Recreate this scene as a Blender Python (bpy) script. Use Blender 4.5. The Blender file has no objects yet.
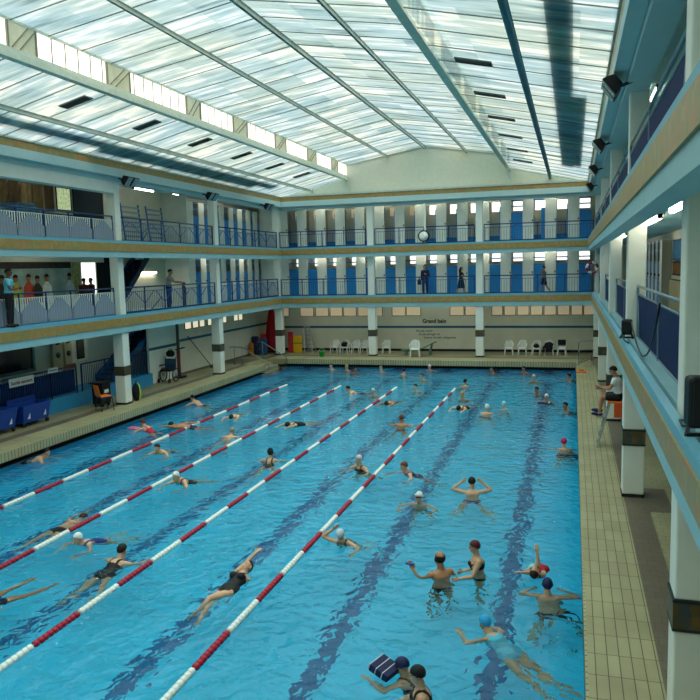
import bpy, bmesh, math, random
import numpy as np
from mathutils import Vector, Matrix
R = math.radians
rnd = random.Random(7)
SC = bpy.context.scene
COL = SC.collection

# ------------------------------------------------------------------ materials
def lin(h):
    h = h.lstrip('#')
    c = [int(h[i:i+2], 16)/255 for i in (0, 2, 4)]
    return tuple(x/12.92 if x <= .04045 else ((x+.055)/1.055)**2.4 for x in c) + (1,)
MATS = {}
def mat(name, col, rough=.6, metal=0, noise=0, nscale=6, bump=0, emit=0, spec=.4):
    if name in MATS: return MATS[name]
    m = bpy.data.materials.new(name); m.use_nodes = True
    nt = m.node_tree; b = nt.nodes['Principled BSDF']
    c = lin(col) if isinstance(col, str) else col
    b.inputs['Base Color'].default_value = c
    b.inputs['Roughness'].default_value = rough
    b.inputs['Metallic'].default_value = metal
    b.inputs['Specular IOR Level'].default_value = spec
    if emit:
        b.inputs['Emission Color'].default_value = c
        b.inputs['Emission Strength'].default_value = emit
    if noise or bump:
        tc = nt.nodes.new('ShaderNodeTexCoord')
        n = nt.nodes.new('ShaderNodeTexNoise'); n.inputs['Scale'].default_value = nscale; n.inputs['Detail'].default_value = 5
        nt.links.new(tc.outputs['Object'], n.inputs['Vector'])
        if noise:
            r = nt.nodes.new('ShaderNodeValToRGB')
            r.color_ramp.elements[0].position = .3; r.color_ramp.elements[1].position = .7
            r.color_ramp.elements[0].color = tuple(x*(1-noise) for x in c[:3])+(1,)
            r.color_ramp.elements[1].color = tuple(min(1, x*(1+noise)) for x in c[:3])+(1,)
            nt.links.new(n.outputs['Fac'], r.inputs['Fac']); nt.links.new(r.outputs['Color'], b.inputs['Base Color'])
        if bump:
            bp = nt.nodes.new('ShaderNodeBump'); bp.inputs['Strength'].default_value = bump; bp.inputs['Distance'].default_value = .01
            nt.links.new(n.outputs['Fac'], bp.inputs['Height']); nt.links.new(bp.outputs['Normal'], b.inputs['Normal'])
    MATS[name] = m
    return m
def N(nt, kind, **kw):
    n = nt.nodes.new('ShaderNode'+kind)
    for k, v in kw.items():
        if k in n.inputs.keys(): n.inputs[k].default_value = v
        else: setattr(n, k, v)
    return n
def tile_mat(name, c1, c2, mortar, bw, bh, axes='xy', off=.5, ms=.008, rough=.5, dirt=.12):
    """tiles laid in world metres: axes picks the two coordinates used"""
    m = bpy.data.materials.new(name); m.use_nodes = True; nt = m.node_tree; b = nt.nodes['Principled BSDF']
    g = N(nt, 'NewGeometry'); s = N(nt, 'SeparateXYZ'); cb = N(nt, 'CombineXYZ')
    nt.links.new(g.outputs['Position'], s.inputs[0])
    for i, a in enumerate(axes): nt.links.new(s.outputs[a.upper()], cb.inputs[i])
    br = N(nt, 'TexBrick', Scale=1.0)
    br.inputs['Brick Width'].default_value = bw; br.inputs['Row Height'].default_value = bh
    br.inputs['Mortar Size'].default_value = ms; br.offset = off
    br.inputs['Color1'].default_value = lin(c1); br.inputs['Color2'].default_value = lin(c2); br.inputs['Mortar'].default_value = lin(mortar)
    nt.links.new(cb.outputs[0], br.inputs['Vector'])
    no = N(nt, 'TexNoise', Scale=1.3, Detail=6.0)
    nt.links.new(g.outputs['Position'], no.inputs['Vector'])
    mr = N(nt, 'MapRange'); mr.inputs[1].default_value = .3; mr.inputs[2].default_value = .7
    mr.inputs[3].default_value = 1-dirt; mr.inputs[4].default_value = 1+dirt
    nt.links.new(no.outputs['Fac'], mr.inputs[0])
    mx = N(nt, 'Mix', data_type='RGBA', blend_type='MULTIPLY'); mx.inputs[0].default_value = 1
    nt.links.new(br.outputs['Color'], mx.inputs[6]); nt.links.new(mr.outputs[0], mx.inputs[7])
    nt.links.new(mx.outputs[2], b.inputs['Base Color'])
    b.inputs['Roughness'].default_value = rough
    MATS[name] = m
    return m
def mosaic_mat(name, base, alt, accent, axis):
    """glazed mosaic frieze: small squares with a repeating diamond motif along one axis"""
    m = bpy.data.materials.new(name); m.use_nodes = True; nt = m.node_tree; b = nt.nodes['Principled BSDF']
    g = N(nt, 'NewGeometry'); s = N(nt, 'SeparateXYZ'); cb = N(nt, 'CombineXYZ')
    nt.links.new(g.outputs['Position'], s.inputs[0])
    nt.links.new(s.outputs[axis.upper()], cb.inputs[0]); nt.links.new(s.outputs['Z'], cb.inputs[1])
    vo = N(nt, 'TexVoronoi', Scale=9.0, Randomness=.45); nt.links.new(cb.outputs[0], vo.inputs['Vector'])
    r = N(nt, 'ValToRGB'); e = r.color_ramp.elements
    e[0].position = .2; e[0].color = lin(base); e[1].position = .62; e[1].color = lin(alt)
    x = r.color_ramp.elements.new(.85); x.color = lin(accent)
    sp = N(nt, 'SeparateColor'); nt.links.new(vo.outputs['Color'], sp.inputs[0]); nt.links.new(sp.outputs[0], r.inputs['Fac'])
    wv = N(nt, 'TexWave', Scale=1.1, Distortion=1.5, Detail=2.0); nt.links.new(cb.outputs[0], wv.inputs['Vector'])
    mx = N(nt, 'Mix', data_type='RGBA', blend_type='MIX')
    mm = N(nt, 'Math', operation='MULTIPLY'); mm.inputs[1].default_value = .35
    nt.links.new(wv.outputs['Fac'], mm.inputs[0]); nt.links.new(mm.outputs[0], mx.inputs[0])
    nt.links.new(r.outputs['Color'], mx.inputs[6]); mx.inputs[7].default_value = lin(base)
    nt.links.new(mx.outputs[2], b.inputs['Base Color']); b.inputs['Roughness'].default_value = .4
    MATS[name] = m
    return m
def glazing_mat(name, c_lo, c_hi, c_dirt, across=True):
    """old wired-glass roof: translucent sheet, streaked with grime along the slope"""
    m = bpy.data.materials.new(name); m.use_nodes = True; nt = m.node_tree
    nt.nodes.remove(nt.nodes['Principled BSDF']); out = nt.nodes['Material Output']
    g = N(nt, 'NewGeometry'); s = N(nt, 'SeparateXYZ'); nt.links.new(g.outputs['Position'], s.inputs[0])
    def stretched(sx, sy, seed, detail=4.0):
        cb = N(nt, 'CombineXYZ'); a = N(nt, 'Math', operation='MULTIPLY'); a.inputs[1].default_value = sx
        c = N(nt, 'Math', operation='MULTIPLY'); c.inputs[1].default_value = sy
        nt.links.new(s.outputs['X'], a.inputs[0]); nt.links.new(s.outputs['Y'], c.inputs[0])
        nt.links.new(a.outputs[0], cb.inputs[0]); nt.links.new(c.outputs[0], cb.inputs[1]); cb.inputs[2].default_value = seed
        no = N(nt, 'TexNoise', Scale=1.0, Detail=detail, Roughness=.62); nt.links.new(cb.outputs[0], no.inputs['Vector'])
        return no
    # pane to pane differences: rows .68 m along y, panes about 2 m along x
    def cell(o, size):
        a = N(nt, 'Math', operation='DIVIDE'); a.inputs[1].default_value = size; nt.links.new(o, a.inputs[0])
        f = N(nt, 'Math', operation='FLOOR'); nt.links.new(a.outputs[0], f.inputs[0]); return f
    fx, fy = cell(s.outputs['X'], 2.13), cell(s.outputs['Y'], .6)
    cc = N(nt, 'CombineXYZ'); nt.links.new(fx.outputs[0], cc.inputs[0]); nt.links.new(fy.outputs[0], cc.inputs[1])
    wn = N(nt, 'TexWhiteNoise'); nt.links.new(cc.outputs[0], wn.inputs['Vector'])
    n1 = stretched(.4, 2.4, 3.1); n2 = stretched(.9, 8, 8.7); n3 = stretched(.35, .3, 1.2)
    add = N(nt, 'Math', operation='MULTIPLY_ADD'); add.inputs[1].default_value = .55
    nt.links.new(n2.outputs['Fac'], add.inputs[0]); nt.links.new(n1.outputs['Fac'], add.inputs[2])
    ad2 = N(nt, 'Math', operation='MULTIPLY_ADD'); ad2.inputs[1].default_value = .16
    nt.links.new(wn.outputs['Value'], ad2.inputs[0]); nt.links.new(add.outputs[0], ad2.inputs[2])
    r = N(nt, 'ValToRGB'); e = r.color_ramp.elements
    e[0].position = .60; e[0].color = lin(c_dirt); e[1].position = 1.0; e[1].color = lin('#ffffff')
    x = e.new(.72); x.color = lin(c_lo); x = e.new(.88); x.color = lin(c_hi)
    nt.links.new(ad2.outputs[0], r.inputs['Fac'])
    tint = N(nt, 'ValToRGB'); t = tint.color_ramp.elements
    t[0].position = .35; t[0].color = lin('#e6f2f4'); t[1].position = .65; t[1].color = lin('#fbf8e6')
    nt.links.new(n3.outputs['Fac'], tint.inputs['Fac'])
    mx = N(nt, 'Mix', data_type='RGBA', blend_type='MULTIPLY'); mx.inputs[0].default_value = 1
    nt.links.new(r.outputs['Color'], mx.inputs[6]); nt.links.new(tint.outputs['Color'], mx.inputs[7])
    tr = N(nt, 'BsdfTranslucent'); nt.links.new(mx.outputs[2], tr.inputs['Color'])
    di = N(nt, 'BsdfDiffuse'); di.inputs['Color'].default_value = lin('#9fb4b8')
    ms = N(nt, 'MixShader'); ms.inputs[0].default_value = .14
    nt.links.new(tr.outputs[0], ms.inputs[1]); nt.links.new(di.outputs[0], ms.inputs[2])
    tp = N(nt, 'BsdfTransparent'); nt.links.new(mx.outputs[2], tp.inputs[0])
    m2 = N(nt, 'MixShader'); m2.inputs[0].default_value = GLASS_CLEAR
    nt.links.new(ms.outputs[0], m2.inputs[1]); nt.links.new(tp.outputs[0], m2.inputs[2])
    nt.links.new(m2.outputs[0], out.inputs['Surface'])
    MATS[name] = m
    return m
def clear_mat(name, tint, gloss=.08):
    m = bpy.data.materials.new(name); m.use_nodes = True; nt = m.node_tree
    nt.nodes.remove(nt.nodes['Principled BSDF']); out = nt.nodes['Material Output']
    a = N(nt, 'BsdfTransparent'); a.inputs[0].default_value = lin(tint)
    g = N(nt, 'BsdfGlossy', Roughness=.03); ms = N(nt, 'MixShader'); ms.inputs[0].default_value = gloss
    nt.links.new(a.outputs[0], ms.inputs[1]); nt.links.new(g.outputs[0], ms.inputs[2]); nt.links.new(ms.outputs[0], out.inputs['Surface'])
    MATS[name] = m
    return m
def water_mat():
    m = bpy.data.materials.new('pool_water'); m.use_nodes = True; nt = m.node_tree
    nt.nodes.remove(nt.nodes['Principled BSDF']); out = nt.nodes['Material Output']
    g = N(nt, 'NewGeometry')
    gl = N(nt, 'BsdfGlass', Roughness=0.0, IOR=1.3); gl.inputs['Color'].default_value = WATER_TINT
    n1 = N(nt, 'TexNoise', Scale=4.2, Detail=2.0, Roughness=.4, Distortion=.5)
    n2 = N(nt, 'TexNoise', Scale=1.3, Detail=1.0)
    ad = N(nt, 'Math', operation='MULTIPLY_ADD'); ad.inputs[1].default_value = 1.1
    for n in (n1, n2): nt.links.new(g.outputs['Position'], n.inputs['Vector'])
    nt.links.new(n2.outputs['Fac'], ad.inputs[0]); nt.links.new(n1.outputs['Fac'], ad.inputs[2])
    bp = N(nt, 'Bump', Strength=1.0, Distance=WATER_BUMP)
    nt.links.new(ad.outputs[0], bp.inputs['Height']); nt.links.new(bp.outputs['Normal'], gl.inputs['Normal'])
    nt.links.new(gl.outputs[0], out.inputs['Surface'])
    va = N(nt, 'VolumeAbsorption', Density=WATER_DENS); va.inputs['Color'].default_value = WATER_ABS
    nt.links.new(va.outputs[0], out.inputs['Volume'])
    MATS['water'] = m
    return m

# ------------------------------------------------------------------ mesh builder
class MB:
    def __init__(s): s.v = []; s.f = []; s.m = []; s.sm = []
    def add(s, vs, fs, mi=0, smooth=False):
        o = len(s.v); s.v += [tuple(v) for v in vs]
        for f in fs: s.f.append([i+o for i in f]); s.m.append(mi); s.sm.append(smooth)
        return s
    def box(s, x0, x1, y0, y1, z0, z1, mi=0, M=None):
        vs = [Vector((x, y, z)) for z in (z0, z1) for y in (y0, y1) for x in (x0, x1)]
        if M is not None: vs = [M @ v for v in vs]
        return s.add(vs, [(0, 2, 3, 1), (4, 5, 7, 6), (0, 1, 5, 4), (2, 6, 7, 3), (0, 4, 6, 2), (1, 3, 7, 5)], mi)
    def bar(s, p, q, w, h=None, up=(0, 0, 1), mi=0):
        p, q = Vector(p), Vector(q); h = h or w; d = (q-p)
        L = d.length; d.normalize(); up = Vector(up)
        if abs(d.dot(up)) > .98: up = Vector((1, 0, 0)) if abs(d.x) < .9 else Vector((0, 1, 0))
        a = d.cross(up).normalized(); b = a.cross(d)
        M = Matrix((a, d, b)).transposed().to_4x4(); M.translation = p
        return s.box(-w/2, w/2, 0, L, -h/2, h/2, mi, M)
    def tube(s, pts, r, n=8, mi=0, caps=True, radii=None, closed=False):
        pts = [Vector(p) for p in pts]; rings = []; prev = None
        for i, p in enumerate(pts):
            t = (pts[min(i+1, len(pts)-1)]-pts[max(i-1, 0)]).normalized()
            if prev is None:
                prev = t.orthogonal().normalized()
            a = (prev - t*prev.dot(t)).normalized(); b = t.cross(a); prev = a
            rr = radii[i] if radii else r
            rings.append([p+(a*math.cos(k*2*math.pi/n)+b*math.sin(k*2*math.pi/n))*rr for k in range(n)])
        vs = [v for g in rings for v in g]; fs = []
        for i in range(len(rings)-1):
            for k in range(n): fs.append((i*n+k, i*n+(k+1) % n, (i+1)*n+(k+1) % n, (i+1)*n+k))
        s.add(vs, fs, mi, True)
        if caps:
            L = len(vs)-n
            o = len(s.v)-len(vs)
            s.f.append([o+k for k in reversed(range(n))]); s.m.append(mi); s.sm.append(False)
            s.f.append([o+L+k for k in range(n)]); s.m.append(mi); s.sm.append(False)
        return s
    def cyl(s, p, q, r, r2=None, n=16, mi=0): return s.tube([p, q], r, n, mi, True, [r, r if r2 is None else r2])
    def ell(s, c, rx, ry, rz, M=None, nu=14, nv=9, mi=0):
        vs = []; c = Vector(c)
        for j in range(1, nv):
            th = math.pi*j/nv
            for i in range(nu):
                ph = 2*math.pi*i/nu; vs.append(Vector((rx*math.sin(th)*math.cos(ph), ry*math.sin(th)*math.sin(ph), rz*math.cos(th))))
        vs += [Vector((0, 0, rz)), Vector((0, 0, -rz))]
        T, B = len(vs)-2, len(vs)-1
        fs = []
        for j in range(nv-2):
            for i in range(nu): fs.append((j*nu+i, (j+1)*nu+i, (j+1)*nu+(i+1) % nu, j*nu+(i+1) % nu))
        for i in range(nu):
            fs.append((T, i, (i+1) % nu)); k = (nv-2)*nu; fs.append((B, k+(i+1) % nu, k+i))
        if M is not None: vs = [M @ v for v in vs]
        return s.add([v+c for v in vs], fs, mi, True)
    def lathe(s, prof, c=(0, 0, 0), n=20, mi=0, M=None):
        """prof: list of (radius, height)"""
        vs = []; c = Vector(c)
        for r, z in prof:
            for k in range(n):
                v = Vector((r*math.cos(2*math.pi*k/n), r*math.sin(2*math.pi*k/n), z)); vs.append((M @ v if M is not None else v)+c)
        fs = [(i*n+k, i*n+(k+1) % n, (i+1)*n+(k+1) % n, (i+1)*n+k) for i in range(len(prof)-1) for k in range(n)]
        fs.append(tuple(reversed(range(n)))); fs.append(tuple(range((len(prof)-1)*n, len(prof)*n)))
        return s.add(vs, fs, mi, True)
    def prism(s, poly, d, mi=0):
        """poly: planar outline (3-D points), pushed by vector d"""
        n = len(poly); d = Vector(d); a = [Vector(p) for p in poly]
        vs = a+[p+d for p in a]
        fs = [tuple(reversed(range(n))), tuple(range(n, 2*n))]+[(i, (i+1) % n, n+(i+1) % n, n+i) for i in range(n)]
        return s.add(vs, fs, mi)
    def build(s, name, mats, parent=None, loc=(0, 0, 0), bevel=0, world=True):
        me = bpy.data.meshes.new(name); L = Vector(loc)
        if parent is not None and world: L = parent.matrix_world.translation if False else Vector(parent.location)
        me.from_pydata([tuple(Vector(v)-L) for v in s.v] if world else s.v, [], s.f)
        for m in (mats if isinstance(mats, (list, tuple)) else [mats]): me.materials.append(m)
        me.polygons.foreach_set('material_index', s.m); me.polygons.foreach_set('use_smooth', s.sm)
        bm = bmesh.new(); bm.from_mesh(me); bmesh.ops.recalc_face_normals(bm, faces=bm.faces); bm.to_mesh(me); bm.free()
        o = bpy.data.objects.new(name, me); COL.objects.link(o)
        if parent is not None: o.parent = parent; o.location = (0, 0, 0)
        else: o.location = L
        if bevel:
            b = o.modifiers.new('bevel', 'BEVEL'); b.width = bevel; b.segments = 2; b.limit_method = 'ANGLE'
        return o
def tag(o, label=None, cat=None, group=None, kind=None):
    for k, v in (('label', label), ('category', cat), ('group', group), ('kind', kind)):
        if v: o[k] = v
    return o
def empty(name, loc, label=None, cat=None, group=None, kind=None):
    o = bpy.data.objects.new(name, None); COL.objects.link(o); o.location = loc; o.empty_display_size = .2
    return tag(o, label, cat, group, kind)
def sub(parent, name, mb, m, grand=None, label=None, bevel=0):
    """part (or sub-part) of a thing; the builder's coordinates are world ones"""
    root = grand or parent
    me_o = mb.build(name, m, None, root.location, bevel)
    me_o.location = (0, 0, 0); me_o.parent = parent
    if label: me_o['label'] = label
    return me_o
def struct(name, mb, m, bevel=0, label=None):
    o = mb.build(name, m, bevel=bevel); o['kind'] = 'structure'
    if label: o['label'] = label
    return o
ORD = ['first', 'second', 'third', 'fourth', 'fifth', 'sixth', 'seventh', 'eighth', 'ninth', 'tenth', 'eleventh', 'twelfth', 'thirteenth', 'fourteenth', 'fifteenth', 'sixteenth', 'seventeenth']
SKY = 4.6; EXPO = .4
# ------------------------------------------------------------------ palette
WATER_TINT = (1, 1, 1, 1)
WATER_BUMP = .068; WATER_ABS = (.25, .955, .995, 1); WATER_DENS = .5; GLASS_CLEAR = .72
white = mat('paint_white', '#e6e8de', .5, noise=.04, nscale=3)
wallm = mat('paint_wall', '#dcd8c6', .7, noise=.05, nscale=1.5)
teal = mat('paint_teal', '#94c0c8', .5, noise=.05, nscale=2)
tealdk = mat('paint_teal_deep', '#6cabc0', .5, noise=.05, nscale=2)
palebeam = mat('paint_pale_teal', '#b4cfd0', .5, noise=.03)
soffit = mat('paint_soffit', '#a8cccf', .6, noise=.03)
bluedoor = mat('paint_blue', '#1d7fc4', .45, noise=.05)
navy = mat('paint_navy', '#123a6e', .45)
navydk = mat('paint_navy_dark', '#0c2552', .7, noise=.15, nscale=30, spec=.15)
greywall = mat('paint_grey', '#b5b8ae', .7, noise=.04)
stripe = mat('paint_stripe', '#1d5f80', .5)
black = mat('black_plastic', '#0c0d10', .45)
dark = mat('dark_void', '#1a1e20', .8)
steel = mat('steel', '#b9bfbf', .3, .9)
alu = mat('aluminium', '#a9b2b2', .4, .6)
beam_m = mat('roof_steel', '#bcc5bc', .5, noise=.1)
beam_blue = mat('roof_steel_blue', '#4f8798', .5, noise=.1)
redm = mat('red_plastic', '#a31632', .5); whitep = mat('white_plastic', '#e4e6e0', .45)
orange = mat('orange_plastic', '#ee7a1c', .45)
bluep = mat('blue_plastic', '#0f3f9a', .4, noise=.06)
yellow = mat('yellow_foam', '#dba70e', .7); redfab = mat('red_canvas', '#b01428', .8)
green = mat('green_plastic', '#1fae4a', .5)
cream = mat('cream_panel', '#f4e6c6', .7, noise=.08, nscale=4)
pane_lit = mat('daylit_pane', '#fffdf2', .4, emit=1.0)
pane_warm = mat('frosted_warm_pane', '#dfc9a6', .5, emit=.2)
tubelamp = mat('fluorescent_tube', '#fff6e0', .4, emit=11.0)
deck_t = tile_mat('deck_tiles', '#a59e78', '#9b946f', '#4f4a34', .5, .14, 'yx', 0, .006)
deck_far = tile_mat('deck_tiles_far', '#a59e78', '#9b946f', '#4f4a34', .5, .14, 'xy', .5, .006)
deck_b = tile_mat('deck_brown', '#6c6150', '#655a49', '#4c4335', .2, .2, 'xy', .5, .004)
deck_o = tile_mat('deck_outer', '#98916f', '#928b69', '#726c52', .2, .2, 'xy', .5, .005)
face_x = tile_mat('pool_lip_tiles_x', '#aea781', '#a59e79', '#5c563f', .13, 5, 'xz', 0, .012)
face_y = tile_mat('pool_lip_tiles_y', '#aea781', '#a59e79', '#5c563f', .13, 5, 'yz', 0, .012)
pool_t = tile_mat('pool_tiles', '#5cc2e2', '#55bcde', '#4bb2d7', .1, .1, 'xy', 0, .004, dirt=.06)
line_t = tile_mat('pool_line_tiles', '#1f5c92', '#1d568a', '#27659a', .1, .1, 'xy', 0, .004, dirt=.1)
fr_x = mosaic_mat('mosaic_frieze_x', '#94854e', '#ad925a', '#b07c42', 'x')
fr_y = mosaic_mat('mosaic_frieze_y', '#94854e', '#ad925a', '#b07c42', 'y')
mos_x = mosaic_mat('mosaic_pillar_x', '#4e452a', '#6c5526', '#36434a', 'x')
glz = glazing_mat('wired_glass', '#a9c3ca', '#c6dadf', '#7f969b')
clear = mat('clerestory_daylit_pane', '#fff6ea', .4, emit=.95)
water_mat()

# ------------------------------------------------------------------ the basin, the water, the deck
ZD = .4                                    # deck above water
YN = -34.0                                 # near end of the basin
b = MB(); b.add([(0, YN, -1.2), (15, YN, -1.2), (15, 0, -1.75), (0, 0, -1.75)], [(0, 1, 2, 3)])
b.add([(0, 0, -1.75), (15, 0, -1.75), (15, 0, -.01), (0, 0, -.01)], [(0, 1, 2, 3)])
b.add([(15, 0, -1.75), (15, YN, -1.2), (15, YN, -.01), (15, 0, -.01)], [(0, 1, 2, 3)])
b.add([(0, YN, -1.2), (0, 0, -1.75), (0, 0, -.01), (0, YN, -.01)], [(0, 1, 2, 3)])
b.add([(15, YN, -1.2), (0, YN, -1.2), (0, YN, -.01), (15, YN, -.01)], [(0, 1, 2, 3)])
struct('pool_basin', b, pool_t)
def zb(y): return -1.2-.55*(y-YN)/(-YN)
b = MB()
for i in range(6):
    x = 1.25+2.5*i
    y0, y1 = YN+2, -2.2
    b.add([(x-.15, y0, zb(y0)+.006), (x+.15, y0, zb(y0)+.006), (x+.15, y1, zb(y1)+.006), (x-.15, y1, zb(y1)+.006)], [(0, 1, 2, 3)])
    b.add([(x-.6, y1, zb(y1)+.006), (x+.6, y1, zb(y1)+.006), (x+.6, y1+.4, zb(y1+.4)+.006), (x-.6, y1+.4, zb(y1+.4)+.006)], [(0, 1, 2, 3)])
    b.box(x-.2, x+.2, -.012, 0, -1.4, -.1); b.box(x-.55, x+.55, -.013, 0, -.9, -.6)
struct('trim_1', b, line_t)
b = MB(); nx, ny = 30, 68
b.add([(15*i/nx, YN+(-YN)*j/ny, 0) for j in range(ny+1) for i in range(nx+1)],
      [(j*(nx+1)+i, j*(nx+1)+i+1, (j+1)*(nx+1)+i+1, (j+1)*(nx+1)+i) for j in range(ny) for i in range(nx)], 0, True)
g0 = [(-.012, YN-.012), (15.012, YN-.012), (15.012, .012), (-.012, .012)]
b.v = [(min(max(x, -.012), 15.012) if 0 < x < 15 else (-.012 if x <= 0 else 15.012), YN-.012 if y <= YN else (.012 if y >= 0 else y), z) for x, y, z in b.v]
idx = lambda i, j: j*(nx+1)+i
rimv = [idx(i, 0) for i in range(nx+1)]+[idx(nx, j) for j in range(1, ny+1)]+[idx(i, ny) for i in range(nx-1, -1, -1)]+[idx(0, j) for j in range(ny-1, 0, -1)]
o0 = len(b.v); b.v += [(b.v[i][0], b.v[i][1], -2.0) for i in rimv]; nr = len(rimv)
for k in range(nr): b.f.append([rimv[k], o0+k, o0+(k+1) % nr, rimv[(k+1) % nr]]); b.m.append(0); b.sm.append(False)
b.f.append([o0+k for k in reversed(range(nr))]); b.m.append(0); b.sm.append(False)
wt = b.build('pool_water', MATS['water']); tag(wt, 'rippled blue water filling the six lane pool', 'water', kind='structure')
# overflow gutter, its slot shade put into the dark colour, and tiled lip
b = MB()
for args in ((-.3, -.02, YN, -2.6), (-.3, -.02, -.25, 0), (15.02, 15.3, YN, 0)): b.box(args[0], args[1], args[2], args[3], .1, .15)
b.box(-.3, 15.3, .02, .3, .1, .15); b.box(-.3, 15.3, YN-.3, YN-.02, .1, .15)
b.box(-.3, -.28, YN, -2.6, 0, .15); b.box(15.28, 15.3, YN, 0, 0, .15); b.box(0, 15, .28, .3, 0, .15)
b.box(-.3, .0, YN, -2.6, -.02, .0); b.box(15, 15.3, YN, 0, -.02, .0); b.box(0, 15, 0, .3, -.02, 0)
struct('trim_2', b, dark)
b = MB(); b.box(-.03, .0, YN, -2.6, .14, ZD); b.box(15, 15.03, YN, 0, .14, ZD); b.box(-.03, .0, -.25, 0, .14, ZD)
struct('trim_3', b, face_y)
b = MB(); b.box(0, 15, 0, .03, .14, ZD); struct('trim_4', b, face_x)
# deck: light tile strip, brown strip, outer deck; a stepped recess at the far left corner
def slab(name, rects, m, z0=.12, z1=ZD):
    b = MB()
    for x0, x1, y0, y1 in rects: b.box(x0, x1, y0, y1, z0, z1)
    return struct(name, b, m)
slab('floor', [(-.95, -.03, YN, -2.6), (15.03, 15.85, YN, 1.25), (-.95, -.03, -.25, 1.25)], deck_t)
slab('floor.001', [(-.03, 15.03, .03, 1.25)], deck_far)
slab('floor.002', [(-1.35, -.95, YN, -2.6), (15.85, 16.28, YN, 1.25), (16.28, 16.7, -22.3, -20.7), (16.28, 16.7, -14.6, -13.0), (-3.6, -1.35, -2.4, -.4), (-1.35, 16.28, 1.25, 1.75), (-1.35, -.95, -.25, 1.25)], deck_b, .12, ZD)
slab('floor.003', [(-5.2, -1.35, YN, -2.4), (16.7, 17.9, YN, 4.3), (16.28, 16.7, YN, -22.3), (16.28, 16.7, -20.7, -14.6), (16.28, 16.7, -13.0, 4.3), (-3.6, 16.28, 1.75, 4.3), (-3.6, -1.35, -.4, 1.75)], deck_o)
b = MB()
for k in range(3): b.box(-.95+.32*k, -.63+.32*k+(.3 if k == 2 else 0), -2.6, -.25, -.3, ZD-.15*(k+1)+.0)
b.box(-1.35, -.95, -2.6, -.25, .12, ZD)
struct('floor.004', b, deck_t)
b = MB(); b.box(-.01, 15.01, YN-.3, YN, 0, ZD); b.box(-5.2, 17.9, -40, YN-.3, .12, ZD); struct('floor.005', b, deck_o)
b = MB(); b.box(-5.4, -.3, -40, 4.3, -2.2, .13); b.box(15.3, 17.9, -40, 4.3, -2.2, .13); b.box(-.3, 15.3, .3, 4.3, -2.2, .13); b.box(-.3, 15.3, -40, YN-.3, -2.2, .12)
b.box(-.3, 15.3, YN-.3, .3, -2.3, -2.1); b.box(-.3, -.02, -2.6, -.25, -2.2, -.3)
struct('floor.006', b, mat('concrete', '#8d897c', .9, noise=.1))
# floats of the lane ropes
def lane_rope(x, label):
    e = empty('lane_rope', (x, -17, .03), label, 'lane rope', 'lane ropes across the pool')
    def seg(y0, y1, red, n):
        b = MB(); L = y1-y0; step = L/n
        for k in range(n):
            y = y0+k*step
            b.tube([(x, y, .025), (x, y+step*.18, .025), (x, y+step*.72, .025), (x, y+step*.9, .025)], .05, 10, 0, True, [.03, .052, .052, .03])
        sub(e, 'red_floats' if red else 'white_floats', b, redm if red else whitep)
    y = -6.29; red = False; k = 0
    while y > -30.5:
        y0 = y-1.03; seg(y0+.015, y-.015, red, 10); y = y0; red = not red
    b = MB(); b.cyl((x, -6.29, .03), (x, -5.9, -.25), .012, n=6); b.cyl((x, -5.9, -.25), (x, -.02, -.35), .008, n=6); b.cyl((x, -33.9, .03), (x, -6.5, .03), .01, n=6)
    sub(e, 'cable', b, alu)
for i, l in enumerate(['red and white lane rope nearest the left edge of the pool', 'red and white lane rope, second from the left edge of the pool',
                       'red and white lane rope, third from the left edge of the pool', 'red and white lane rope nearest the open right half of the pool']):
    lane_rope((2.57, 5.09, 7.61, 10.12)[i], l)

# ------------------------------------------------------------------ pillars
PY = [1.9, -5.8, -13.55, -21.2, -29.2]
H0 = .215
BAND = {1: (3.05, 3.28, 3.58, 3.70), 2: (5.74, 5.95, 6.24, 6.34)}
def pillar(x, y, label, bz=(1.47, 1.80), top=8.62, w=H0):
    e = empty('pillar', (x, y, ZD), label, 'pillar', 'pale pillars carrying the galleries')
    b = MB()
    lw = .205
    b.box(x-lw, x+lw, y-lw, y+lw, ZD+.06, bz[0]); b.box(x-lw, x+lw, y-lw, y+lw, bz[1], 3.04); b.box(x-.175, x+.175, y-.175, y+.175, 3.04, top)
    sub(e, 'shaft', b, white, bevel=.02)
    b = MB(); b.box(x-lw-.01, x+lw+.01, y-lw-.01, y+lw+.01, ZD, ZD+.06); sub(e, 'foot_plinth', b, dark)
    b = MB(); b.box(x-lw-.012, x+lw+.012, y-lw-.012, y+lw+.012, bz[0]+.03, bz[1]-.03)
    sub(e, 'mosaic_band', b, mos_x)
    b = MB()
    for z in (bz[0], bz[1]-.03): b.box(x-lw-.016, x+lw+.016, y-lw-.016, y+lw+.016, z, z+.03)
    sub(e, 'band_edging', b, mat('mosaic_edge', '#1d2a30', .5))
place = ['at the far left corner', 'second from the far end on the left side', 'on the left side, beside the orange chair']
for y, l in zip(PY[:3], place): pillar(-1.0, y, 'pale square pillar with mosaic band '+l)
place = ['at the far right corner', 'in front of the lifeguard, second from the far right corner', 'on the right deck, directly behind the lifeguard chair', 'on the right deck, its whole foot in view', 'nearest the camera at the right edge of the photo']
place[1] = 'second from the far right corner on the right deck'
for y, l in zip(PY, place): pillar(16.03, y, 'pale square pillar with mosaic band '+l)
for x, l in ((4.42, 'left of the pair before the far wall'), (10.2, 'right of the pair before the far wall')): pillar(x, 1.9, 'pale square pillar with mosaic band, '+l)

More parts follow.
